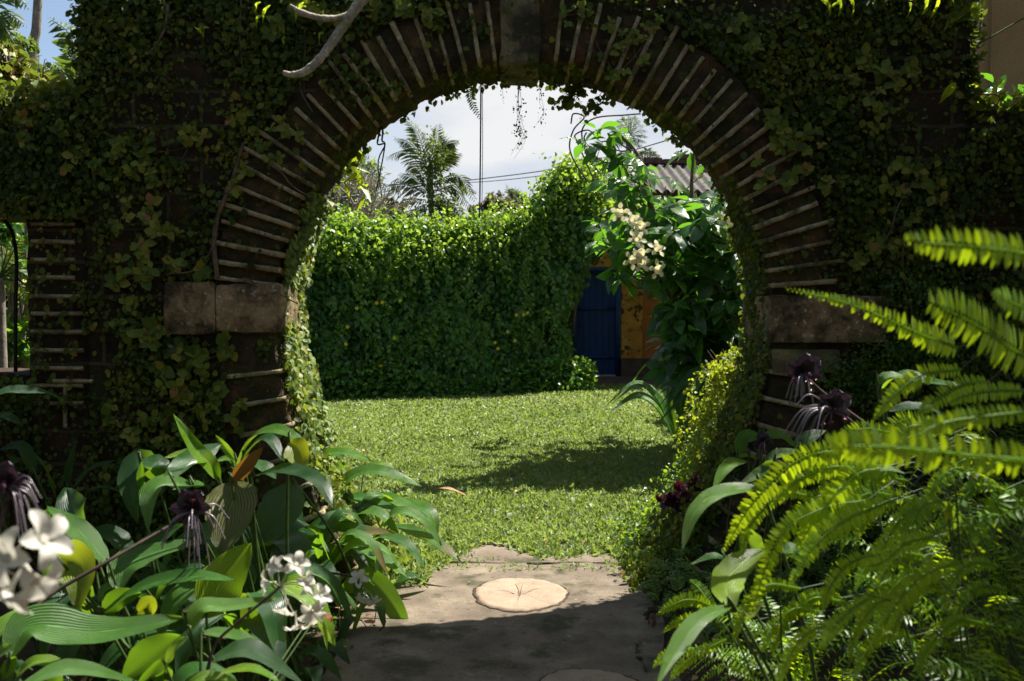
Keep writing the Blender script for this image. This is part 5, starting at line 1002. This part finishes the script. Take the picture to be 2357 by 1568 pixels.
lily((-1.9, 4.6), 'narrow strap-leaved plant in deep shade at the left wall foot', [
    ([(380, 500), (385, 380), (425, 225)], 46, 4.5, 'l', .3, FR), ([(400, 500), (500, 390), (640, 335)], 56, 4.5, 'l', .2, UP), ([(310, 540), (230, 350), (60, 235)], 60, (4.5, 4.3), 'l', .2, UP), ([(480, 500), (590, 485), (690, 520)], 26, 4.4, 'l', .3, UP), ([(200, 420), (120, 260), (-30, 290)], 80, 4.3, 'l', .15, UP)], name='strap_plant')
lily((-2.0, 4.2), 'long dark leaf arching in from the left edge above the black flower', [([(-60, -10), (60, -50), (240, -45), (340, -5)], 88, (4.0, 4.2), 'l', .1, UP), ([(-80, 130), (20, 90), (130, 140)], 70, 4.1, 'l', .1, UP)], name='arching_plant')
def random_lily(lab, x, y, n, hgt, ln, wd, rn=.35):
    root = thing('lily_plant', (x, y, 0), lab, 'plant')
    for q in range(n):
        a = 2 * np.pi * (q / n) + RG.normal(0, .3); d = np.array([math.cos(a), math.sin(a) - .15, 0]); b = np.array([x + RG.normal(0, .03), y + RG.normal(0, .03), 0]); h = hgt * RG.uniform(.55, 1.1); L_ = ln * RG.uniform(.75, 1.15)
        p0 = b + d * L_ * .2 + [0, 0, h * .6]; mb = MB(); big_leaf(mb, [p0, p0 + d * L_ * .35 + [0, 0, h * .38], p0 + d * L_ * .75 + [0, 0, h * .32], p0 + d * L_ * 1.05 + [0, 0, -h * .05]], wd * RG.uniform(.8, 1.15), (0, -.2, 1), .25, .04, np.clip(RG.normal(rn, .2), 0, 1), 22, 8, base=b, pr=.005, seed=q)
        o_ = mb.build('leaf', M['rusttip'] if q % 5 == 2 else (M['lily'] if q % 4 else M['broad']), root); PET.pop().build('petiole', M['greenstem'], o_)
for lab, x, y, n, h, l, w_ in (('full broad-leaved clump behind the white flower cluster', -1.05, 3.75, 13, .42, .34, .12), ('broad-leaved clump between the pinkish leaf and the wall', -1.15, 4.3, 13, .46, .36, .12),
    ('broad-leaved clump under the large left foreground leaf', -1.2, 3.05, 12, .32, .3, .10), ('low glossy clump at the path edge left of the gate', -1.02, 4.45, 11, .28, .24, .085), ('clump of long leaves filling the far left of the bed', -1.65, 3.9, 12, .42, .34, .11), ('arching clump tucked against the foot of the left jamb', -.95, 4.75, 13, .46, .32, .085), ('clump of arching leaves just inside the left jamb', -.88, 5.2, 12, .40, .34, .085)):
    random_lily(lab, x, y, n, h, l, w_)
# dark filler leaves low in the bed
for lab, cx, cy, n in (('low leafy undergrowth between the left wall and the lilies', -1.5, 4.5, 34), ('low dark leaves under the lilies near the path edge', -1.2, 4.0, 30), ('low dark undergrowth in the lower left corner', -1.4, 3.2, 34), ('ground-level leaves beside the drooping plant at the path', -1.0, 4.6, 20)):
    root = thing('undergrowth', (cx, cy, 0), lab, 'plant'); 
    for q in range(n):
        b = np.array([cx + RG.uniform(-.42, .42), cy + RG.uniform(-.3, .3), 0]); d = rdir(1, (0, -.3, .2))[0]; ln = RG.uniform(.12, .26); mb = MB()
        p0 = b + [0, 0, RG.uniform(.03, .16)]; big_leaf(mb, [p0, p0 + d * ln * .5 + [0, 0, .05], p0 + d * ln + [0, 0, -.02]], RG.uniform(.04, .075), (0, -.3, 1), .2, .05, RG.uniform(0, .4), 12, 6, base=b, pr=.003, seed=q); o_ = mb.build('leaf', M['lily'], root); PET.pop().build('petiole', M['greenstem'], o_)
# little weeds and litter on the soil by the path
wd_ = MB(); k = 2600; x = RG.uniform(-1.6, -.62, k); y = RG.uniform(2.6, 5.2, k); kp = vnoise(np.stack([x, y, 0 * x], 1), 6, 230, 2) > .5; pos = np.stack([x, y, RG.uniform(.0, .045, k)], 1)[kp]; k = len(pos)
leaves(wd_, pos, rdir(k, (0, 0, .2)), rdir(k, (0, -.2, 1)), RG.uniform(.012, .03, k), T_FIG, RG.uniform(.1, .5, k)); tag(wd_.build('seedlings', M['hedge']), 'tiny seedlings on the bare soil left of the path', 'weeds', kind='stuff')
lt = MB(); k = 420; x = np.r_[RG.uniform(-1.7, -.6, k // 2), RG.uniform(.6, 2.4, k - k // 2)]; pos = np.stack([x, RG.uniform(2.6, 5.3, k), RG.uniform(.006, .03, k)], 1); leaves(lt, pos, rdir(k, (0, 0, 0), .5) * [1, 1, .2], rdir(k, (0, 0, 1.5)), RG.uniform(.02, .07, k), T_LANCE, RG.uniform(0, 1, k), 1.6); tag(lt.build('leaf_litter', M['dry']), 'scattered brown leaf litter on the soil of the beds', 'litter', kind='stuff')
lt = MB(); k = 60; pos = np.stack([RG.uniform(-.6, .6, k), RG.uniform(3.8, 5.7, k), np.full(k, .031)], 1); leaves(lt, pos, rdir(k) * [1, 1, .1], rdir(k, (0, 0, 3)), RG.uniform(.006, .018, k), T_LANCE, RG.uniform(0, 1, k), 1.8); tag(lt.build('path_debris', M['dry']), 'small crumbs and petals scattered on the path', 'litter', kind='stuff')

# ------------------------------------------------------------------ flowers
def petal_flower(mb, c, d, size, n=5, rm=.6):
    d = nz(np.array(d, float)); h = np.array([0, 0, 1.]) if abs(d[2]) < .9 else np.array([1., 0, 0]); s = nz(np.cross(d, h)); q = np.cross(s, d); a = np.arange(n) * 2 * np.pi / n + RG.uniform(0, 1)
    dirs = s[None] * np.cos(a)[:, None] + q[None] * np.sin(a)[:, None]
    for k in range(n):
        p0 = c + dirs[k] * size * .05; big_leaf(mb, [p0, p0 + dirs[k] * size * .5 + d * size * .28, p0 + dirs[k] * size * .95 + d * size * RG.uniform(-.05, .35)], size * .62, d, .4, .03, rm + RG.normal(0, .1), 10, 6, peak=.5)
    tube(mb, [c - d * size * .7, c - d * size * .2, c + d * size * .15], [size * .05, size * .07, size * .16], 8, 8, rm)
def white_flowers(lab, stem, heads, Y, size, view=A, buds=2):
    root = thing('white_lily_flower', view(*stem[0], Y), lab, 'flower'); mb = MB(); p = [view(x, y, Y) for x, y in stem]; g = p[0] + [-.04, .02, -p[0][2]]
    tube(mb, [g, (g + p[0]) / 2, *p], .0045, 7, 24); mb.build('stem', M['darkstem'], root)
    for (x, y, dx_, dy_, dz_) in heads:
        mb = MB(); c = view(x, y, Y - .01); petal_flower(mb, c, (dx_, dy_, dz_), size * RG.uniform(.85, 1.1)); tube(mb, [p[-1], (p[-1] + c) / 2 + [0, 0, .01], c - nz(np.array([dx_, dy_, dz_], float)) * size * .5], .0014, 5, 8, .2); mb.build('blossom', M['white'], root)
    for q in range(buds):
        mb = MB(); c = p[-1] + RG.normal(0, .012, 3); tube(mb, [c, c + [RG.normal(0, .01), -.01, .03], c + [RG.normal(0, .01), -.01, .055]], [.004, .007, .002], 7, 10); mb.build('bud', M['broad'], root)
white_flowers('cluster of white flowers in the middle of the left bed, on a thin dark stem', [(1180, 1410), (1340, 1230), (1520, 1080), (1560, 1040)], [(1545, 930, -.5, -.7, .6), (1650, 920, .4, -.7, .7), (1700, 1020, .9, -.5, .1), (1490, 1020, -.9, -.4, .0), (1785, 1090, .8, -.6, .4), (1735, 1180, .3, -.9, -.3), (1590, 1160, -.2, -.5, -.9), (1650, 1250, .1, -.3, -1)], 2.9, .042)
white_flowers('blurred white flowers at the left edge nearest the camera', [(-60, 1300), (-30, 1100), (20, 900)], [(230, 780, .9, -.4, .4), (60, 880, -.4, -.8, .3), (190, 1000, .7, -.5, -.7), (50, 1060, -.3, -.5, -.8)], 1.55, .048)
white_flowers('small white drooping blossom half hidden behind the drooping leaf at the path', [(1640, 1010), (1800, 965), (1960, 985), (2020, 1040)], [(2030, 1100, -.3, -.6, -.7), (2080, 1110, .4, -.6, -.6), (2000, 1000, 0, -.6, .5)], 4.2, .042, buds=1)
def bat_flower(lab, c, Y, size, view=A, stem=None, whisk=14, spread=(0, 0, -1), ang=0.0, wl=2.6):
    p = view(*c, Y); root = thing('bat_flower', p, lab, 'flower')
    for a, ln, w_ in ((1.9 + ang, 1.0, .8), (1.2 + ang, 1.0, .8), (2.9 + ang, .9, .5), (.3 + ang, .8, .5), (3.5 + ang, .7, .4)):
        mb = MB(); d = np.array([math.cos(a), -.25, math.sin(a)]); big_leaf(mb, [p, p + d * size * ln * .5 + [0, -.012, 0], p + d * size * ln + [0, .0, -.01]], size * w_, (0, -1, .2), .35, .08, RG.uniform(.3, 1), 14, 8); mb.build('bract', M['bat'], root)
    mb = MB(); 
    for q in range(whisk):
        d = nz(np.array(spread, float) + RG.normal(0, .5, 3)); L_ = size * wl * RG.uniform(.5, 1); e = p + d * L_ * .45 + [0, -.01, .02]; tube(mb, [p + [0, -.01, -.005], e, e + d * L_ * .3 + [0, 0, -L_ * .3]], [.0028 * size / .06, .0014 * size / .06], 5, 14, RG.uniform(.2, 1))
    mb.build('whisker', M['whisker'], root)
    mb = MB()
    for q in range(9):
        c0 = p + RG.normal(0, .014, 3) * size / .06 + [0, -.02, -.015]; tube(mb, [p + [0, -.008, 0], c0 + [0, 0, .006], c0, c0 - [0, 0, .01]], [.003, .003, .007 * size / .06, .003], 7, 10, RG.uniform(0, 1))
    mb.build('flower_centre', M['purple'], root)
    if stem: mb = MB(); tube(mb, [view(x, y, Y2) for x, y, Y2 in stem] + [p], [.008, .006, .005], 8, 26); mb.build('stem', M['darkstem'], root)
bat_flower('black bat-like flower with hanging whiskers in the middle of the left bed', (1080, 610), 3.3, .085, A, [(100, 1300, 2.9), (250, 1110, 3.0), (600, 900, 3.1), (1000, 670, 3.28)], 16, (.1, -.1, -1), wl=2.8)
bat_flower('blurred black bat flower at the left edge below the dark wall', (60, 470), 2.4, .07, A, [(-60, 900, 2.3), (0, 700, 2.35)], 16, (.6, -.2, -.7), .3, wl=2.2)
bat_flower('upper grey-black bat flower in front of the right jamb', (460, 1080), 3.6, .085, D, [(1000, 1500, 3.7), (600, 1210, 3.65)], 12, (-.5, -.1, -1), -.4, wl=2.0)
bat_flower('lower grey-black bat flower with long curling whiskers above the ferns', (620, 1270), 3.3, .075, D, [(900, 1600, 3.4), (760, 1380, 3.35)], 14, (-1, -.1, -.5), -.6, wl=3.2)
bat_flower('wilted black flower drooping over the right edge of the path', (290, 1190), 3.9, .045, B, [(520, 1260, 4.0), (430, 1150, 3.95), (370, 1155, 3.92)], 14, (0, -.1, -1), 0, wl=1.4)
bat_flower('small dark bat flower among the pale leaves below the right jamb', (905, 230), 4.1, .05, B, [(900, 520, 4.1), (900, 350, 4.1)], 8, (0, -.1, -1), .3, wl=1.8)

# ------------------------------------------------------------------ right bed: ferns and broad leaves
def ferns(lab, base, fl, view, name='sword_fern', mat='fern'):
    root = thing(name, (base[0], base[1], 0), lab, 'fern'); sc_ = {'B': 2.2236, 'D': 2.239}[view]; fn = B if view == 'B' else D
    for pts, hw, Y, rn, n, tp in fl:
        ys = Y if isinstance(Y, tuple) else (Y, Y); p = [fn(x, y, ys[0] + (ys[1] - ys[0]) * i / (len(pts) - 1)) for i, (x, y) in enumerate(pts)]
        h = hw / sc_ / 1.0861 / FD * np.mean(ys); mb = MB()
        tps = {'n': (.55, .9, 1, .9, .65, .12), 'b': (.8, 1, 1, 1, .95, .5), 't': (.9, 1, .85, .6, .35, .1)}[tp]
        frond(mb, p, h, (0.1, -.85, .5), n, rn, T_PINNA, .22, .05, taper=tps, upv=(.1, -1, .2), rr=.0035)
        g = np.array([base[0] + RG.normal(0, .03), base[1] + RG.normal(0, .03), 0.0]); ob_ = mb.build('frond', M[mat], root); mb = MB(); e_ = nz(p[0] - p[1]) * .18; tube(mb, [p[0], p[0] + e_, p[0] * .4 + g * .6 + e_, g], [.0013, .002], 5, 10, .2); mb.build('stipe', M['greenstem'], ob_)
ferns('large near fern with blurred bright fronds reaching across the right edge', (1.75, 2.1), [
    ([(1900, 440), (1650, 400), (1400, 370), (1055, 345)], 118, (1.75, 1.65), .6, 30, 'b'),
    ([(1800, 1040), (1600, 920), (1420, 800), (1180, 690)], 160, (2.1, 1.9), .55, 34, 'b'),
    ([(1800, 760), (1650, 690), (1520, 640)], 105, (2.0, 1.9), .4, 18, 'n')], 'D')
ferns('fern with a long tapering bright frond pointing at the right impost', (1.95, 2.9), [
    ([(1330, 940), (1100, 850), (750, 700), (375, 608)], 98, (2.5, 2.3), .8, 44, 't'),
    ([(1350, 1060), (1130, 1095), (980, 1200), (858, 1345)], 72, (2.5, 2.4), .75, 34, 'n'),
    ([(1500, 1130), (1350, 1150), (1200, 1240), (1100, 1320)], 70, (2.6, 2.5), .5, 28, 'n'),
    ([(1700, 1180), (1550, 1180), (1400, 1200), (1250, 1260)], 70, (2.4, 2.3), .5, 28, 'n')], 'D')
ferns('near fern with a blurred horizontal frond of upright leaflets at the right', (1.5, 1.8), [
    ([(2450, 340), (2000, 300), (1640, 262), (1295, 250)], 130, (1.7, 1.6), .4, 30, 'b'),
    ([(2450, 60), (2150, 90), (1900, 130), (1700, 230)], 80, (1.9, 1.8), .3, 26, 'n')], 'B')
ferns('fern with arching fronds drooping towards the path', (1.6, 3.1), [
    ([(1550, 290), (1150, 310), (860, 560), (690, 840)], 82, (2.8, 2.7), .75, 46, 'n'),
    ([(1560, 400), (1300, 370), (1100, 450), (960, 570)], 70, (2.9, 2.8), .7, 34, 'n'),
    ([(1560, 380), (1420, 420), (1230, 620), (1090, 830)], 85, (2.7, 2.6), .6, 40, 'n'),
    ([(1480, 560), (1250, 600), (1000, 760), (830, 1215)], 85, (2.7, 2.5), .65, 50, 'n'),
    ([(1640, 560), (1400, 650), (1200, 800), (1050, 1030)], 90, (2.6, 2.4), .55, 44, 'n')], 'B')
ferns('shaded fern in the middle of the right bed with sunlit tips', (1.65, 2.6), [
    ([(1840, 640), (1740, 610), (1620, 740), (1555, 890)], 72, (2.6, 2.5), .55, 30, 'n'),
    ([(1900, 560), (1800, 590), (1740, 700), (1700, 800)], 90, (2.6, 2.5), .35, 26, 'n'),
    ([(1850, 760), (1700, 800), (1580, 900), (1450, 930)], 75, (2.4, 2.3), .5, 28, 'n'),
    ([(1600, 850), (1400, 900), (1280, 1040), (1240, 1180)], 60, (2.5, 2.4), .4, 34, 'n'),
    ([(2000, 900), (1800, 980), (1640, 1150), (1500, 1400)], 80, (2.2, 2.1), .35, 40, 'n'),
    ([(1500, 1100), (1380, 1180), (1280, 1290), (1220, 1400)], 60, (2.3, 2.2), .4, 30, 'n'),
    ([(1300, 1240), (1150, 1300), (1040, 1450), (980, 1600)], 60, (2.3, 2.2), .4, 36, 'n')], 'B')
ferns('small bright fern leaning over the right edge of the path', (.86, 3.6), [
    ([(650, 1160), (520, 1110), (420, 1130), (310, 1200)], 50, (3.6, 3.5), .5, 26, 'n'),
    ([(600, 1200), (500, 1210), (420, 1240), (345, 1295)], 36, (3.55, 3.5), .45, 24, 'n'),
    ([(520, 1380), (430, 1390), (350, 1430), (295, 1490)], 40, (3.5, 3.4), .45, 24, 'n'), ([(640, 1180), (560, 1060), (500, 1000)], 50, (3.6, 3.7), .3, 22, 'n'),
    ([(700, 1330), (560, 1400), (450, 1480), (390, 1560)], 45, (3.3, 3.2), .3, 28, 'n')], 'B')
def scatter_fronds(lab, base, n, x0, x1, y0, y1, Y0, Y1, L_, hw, rn, view=B):
    fl = []
    for q in range(n):
        x, y, Y = RG.uniform(x0, x1), RG.uniform(y0, y1), RG.uniform(Y0, Y1); l = L_ * RG.uniform(.75, 1.2); a = RG.uniform(.25, 1.0)
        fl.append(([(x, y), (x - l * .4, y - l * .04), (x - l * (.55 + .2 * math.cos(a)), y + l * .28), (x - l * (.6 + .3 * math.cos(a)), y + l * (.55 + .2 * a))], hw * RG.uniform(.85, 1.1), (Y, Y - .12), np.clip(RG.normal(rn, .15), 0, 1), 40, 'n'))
    ferns(lab, base, fl, 'B')
scatter_fronds('fern with many overlapping bright fronds in the middle of the right bed', (1.5, 2.9), 11, 1150, 1800, 300, 640, 3.0, 3.6, 430, 56, .55)
scatter_fronds('fern filling the right edge below the blurred horizontal frond', (1.8, 2.6), 12, 1750, 2450, 350, 800, 2.9, 3.4, 430, 56, .22)  # leaf value lowered on the right and low ferns, standing in for shade
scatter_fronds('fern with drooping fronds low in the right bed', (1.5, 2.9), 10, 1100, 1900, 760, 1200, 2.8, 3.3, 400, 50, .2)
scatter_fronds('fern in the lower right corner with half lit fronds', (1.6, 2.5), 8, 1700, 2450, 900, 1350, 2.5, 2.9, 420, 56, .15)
scatter_fronds('fern behind the lower grey-black bat flower', (1.9, 3.4), 7, 1600, 2300, 80, 330, 3.0, 3.5, 460, 62, .45)
# random dense ferns filling the bed behind, from ground up
def random_fern(lab, x, y, n, ln, mat='fern', hw=.05, rn=.3, hgt=.5, lean=(-.25, -.2)):
    root = thing('sword_fern', (x, y, 0), lab, 'fern')
    for q in range(n):
        a = RG.uniform(0, 2 * np.pi); d = np.array([math.cos(a) + lean[0], math.sin(a) + lean[1], 0]); d = d / np.linalg.norm(d); L_ = ln * RG.uniform(.6, 1.1); h = hgt * RG.uniform(.5, 1.2)
        b = np.array([x + RG.normal(0, .04), y + RG.normal(0, .04), 0]); mb = MB()
        frond(mb, [b + [0, 0, .05], b + d * L_ * .25 + [0, 0, h * .8], b + d * L_ * .65 + [0, 0, h], b + d * L_ + [0, 0, h * .55]], hw * RG.uniform(.8, 1.1), (0, -.2, 1), 36, np.clip(RG.normal(rn, .15), 0, 1), T_PINNA, .25, .1, taper=(.15, .7, 1, .9, .6, .1), rr=.002, wid=.62); mb.build('frond', M[mat], root)
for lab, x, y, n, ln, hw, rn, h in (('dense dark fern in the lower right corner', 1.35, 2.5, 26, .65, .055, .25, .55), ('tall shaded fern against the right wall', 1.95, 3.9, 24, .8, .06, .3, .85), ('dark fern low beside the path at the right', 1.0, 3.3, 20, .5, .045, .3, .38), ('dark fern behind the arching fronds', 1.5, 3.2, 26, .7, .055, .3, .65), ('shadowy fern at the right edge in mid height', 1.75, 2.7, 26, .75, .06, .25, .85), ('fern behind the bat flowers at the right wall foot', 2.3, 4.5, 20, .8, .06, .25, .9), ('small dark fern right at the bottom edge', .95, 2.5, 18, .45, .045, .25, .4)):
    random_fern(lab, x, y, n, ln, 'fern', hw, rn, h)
# fine ferny ground cover between path and right jamb
gc = thing('fine_fern_cover', (1.0, 4.8, 0), 'fine feathery fern ground cover spilling on to the path below the right jamb', 'ground cover', kind='stuff')
mb = MB()
for q in range(330):
    x = RG.uniform(.66, 1.7); y = RG.uniform(3.9, 5.75); 
    if x < .72 + .12 * math.sin(y * 5): continue
    a = RG.uniform(0, 6.28); d = np.array([math.cos(a) - .5, math.sin(a) - .5, 0]); d /= np.linalg.norm(d) + 1e-6; L_ = RG.uniform(.12, .26); b = np.array([x, y, 0]); h = RG.uniform(.05, .26) + .22 * max(0, x - .9)
    frond(mb, [b + [0, 0, h * .5], b + d * L_ * .5 + [0, 0, h], b + d * L_ + [0, 0, h * .75]], .045, (0, -.4, 1), 16, np.clip(RG.normal(.45, .2), 0, 1), T_LANCE, .5, .05, rr=.0012, wid=1.3, jit=.15)
mb.build('foliage', M['finefern'], gc)
# maidenhair on the right wall
mh = thing('maidenhair_fern', D(850, 1130, YF), 'delicate dark maidenhair ferns on the wall behind the bat flowers', 'fern')
mb = MB(); k = 2600; cx_ = np.array([[700, 1100], [880, 1060], [1000, 950], [1130, 620], [900, 1180], [1080, 990], [760, 1180], [1150, 1000]]); pk = RG.integers(0, len(cx_), k); cc = np.array([D(*c, YF - .08) for c in cx_])[pk] + RG.normal(0, 1, (k, 3)) * [.10, .03, .05]
leaves(mb, cc, rdir(k, (0, -.5, -.3)), rdir(k, (0, -1, .6)), RG.uniform(.012, .026, k), T_FIG, RG.uniform(.1, .6, k)); mb.build('foliage', M['finefern'], mh)
lily((1.0, 4.3), 'plant with pale rounded leaves at the foot of the right jamb', [
    ([(890, 200), (800, 215), (765, 320)], 90, 4.2, 'l', .55, LF), ([(900, 200), (1000, 200), (1090, 260)], 95, 4.2, 'b', .2, UP),
    ([(830, 340), (720, 360), (630, 485)], 85, (4.1, 3.9), 'l', .8, UP), ([(900, 355), (1000, 300), (1165, 285)], 75, 4.0, 'b', .15, UP),
    ([(970, 340), (900, 400), (770, 475)], 85, 3.9, 'b', .1, UP), ([(760, 320), (820, 310), (880, 330)], 40, 4.1, 'l', .8, UP), ([(1090, 290), (1150, 220), (1260, 170)], 110, 4.0, 'l', .2, UP)], view=B, scale=2.415)
lily((.95, 3.0), 'foreground plant with long blurred pale leaves leaning over the right path edge', [
    ([(900, 485), (680, 510), (530, 620), (455, 840)], 105, (3.0, 2.8), 'b', .45, LF),
    ([(740, 1140), (560, 1220), (430, 1390), (320, 1580)], 130, (2.8, 2.5), 'b', .35, LF),
    ([(740, 1180), (700, 1040), (760, 930), (920, 830)], 190, (2.8, 3.0), 'b', .85, FR),
    ([(700, 1165), (820, 1190), (900, 1130)], 90, 2.8, 'y', .2, UP), ([(1000, 850), (1070, 830), (1100, 900)], 90, 2.9, 'b', .1, UP),
    ([(700, 880), (620, 870), (500, 915)], 50, 3.2, 'l', .4, UP), ([(790, 700), (850, 820), (930, 860)], 140, 3.2, 'b', .1, FR)], view=B, scale=2.415)
lily((1.55, 3.6), 'shaded plant with broad pale leaves among the ferns at the right', [
    ([(900, 1180), (1000, 1100), (1180, 1130), (1350, 1150)], 110, (3.6, 3.4), 'b', .1, UP),
    ([(930, 1300), (1050, 1270), (1180, 1280), (1250, 1330)], 80, 3.5, 'l', .1, UP), ([(880, 1150), (940, 1095), (1060, 1110)], 70, 3.5, 'b', .3, UP)], view=D, scale=2.43)
lily((1.3, 2.6), 'plant with a folded pale leaf in the dark of the right bed', [
    ([(1960, 720), (1960, 640), (1900, 560)], 90, 2.7, 'b', .3, FR), ([(1980, 560), (2040, 590), (2060, 620)], 60, 2.7, 'b', .2, UP), ([(1950, 740), (1935, 640), (1945, 570)], 50, 2.65, 'y', .1, FR), ([(1500, 420), (1580, 380), (1700, 410)], 60, 2.9, 'b', .2, UP)], view=B, scale=2.415)
# purple-leaved plants
for lab, spots in (('purple-red leaved plant at the lawn edge on the right', [(345, 565), (380, 590), (410, 560), (400, 540), (430, 590)]), ('dark purple plant tucked behind the red-leaved one', [(440, 510), (480, 500), (520, 460), (510, 560), (470, 570), (540, 520)])):
    c0 = B(*spots[0], 5.3); root = thing('purple_plant', (c0[0], 5.3, 0), lab, 'plant'); mb = MB(); st = MB()
    for x, y in spots:
        c = B(x, y, 5.3); k = 7; leaves(mb, np.tile(c, (k, 1)), rdir(k, (0, -.3, .4)), rdir(k, (0, -.6, .6)), RG.uniform(.05, .08, k), T_OVAL, RG.uniform(.2, 1, k)); tube(st, [(c[0], 5.32, 0), c], .002, 4, 5)
    mb.build('foliage', M['purple'], root); st.build('stem', M['darkstem'], root)
# fern in the window side foreground already dark: low ferny sprigs at the left wall foot
random_fern('small fern sprigs at the foot of the left wall', -1.55, 4.75, 10, .3, 'finefern', .03, .3, .3)

# ------------------------------------------------------------------ unseen trees added round the camera to block sun and sky light
blob_tree('light_blocking_tree', 'unseen tree added beyond the right low wall to block sun from the ferns', 'tree', (4.6, 5.9, 0), [((3.9, 4.9, 3.9), (.9, .9, .5)), ((4.3, 5.9, 4.1), (1.0, 1.0, .7)), ((4.2, 3.6, 3.9), (.7, .9, .5)), ((3.9, 4.1, 4.4), (.8, .8, .4)), ((3.6, 3.3, 4.2), (.6, .6, .35)), ((3.1, 3.35, 4.3), (.4, .5, .3)), ((4.8, 4.6, 4.3), (1.0, 1.0, .6))], 9000, .17, 'palm', .12, rm=.3)
blob_tree('light_blocking_tree', 'second unseen tree added right of the camera to block sun over the fern bed', 'tree', (4.4, 3.2, 0), [((3.35, 3.7, 4.2), (.45, .6, .3)), ((3.75, 4.1, 4.4), (.6, .6, .3)), ((3.6, 3.1, 4.1), (.5, .5, .3)), ((4.1, 3.6, 4.3), (.6, .6, .3)), ((2.85, 3.6, 4.2), (.42, .4, .25)), ((3.1, 3.15, 4.2), (.5, .5, .25)), ((2.85, 2.8, 4.1), (.3, .3, .2))], 12000, .15, 'palm', .1, rm=.2)
for q, (x, y, h, lab) in enumerate([(-5.5, -4.5, 4.2, 'added sky-blocking tree behind the camera on the left'), (-1.5, -6.5, 4.8, 'added sky-blocking tree behind the camera in the middle'), (3.5, -5.5, 4.5, 'added sky-blocking tree behind the camera on the right'), (-7.5, 1.0, 4.0, 'added sky-blocking tree left of the camera'), (7.5, -1.0, 4.4, 'added sky-blocking tree right of the camera')]):
    blob_tree('light_blocking_tree', lab, 'tree', (x, y, 0), [((x, y, h), (2.4, 2.0, 2.2)), ((x - 1.5, y + .5, h - 1.6), (1.6, 1.5, 1.6)), ((x + 1.6, y + .3, h - 1.8), (1.6, 1.5, 1.6)), ((x, y + .4, 1.3), (1.8, 1.2, 1.2))], 3000, .42, 'palm', .2, rm=.2)
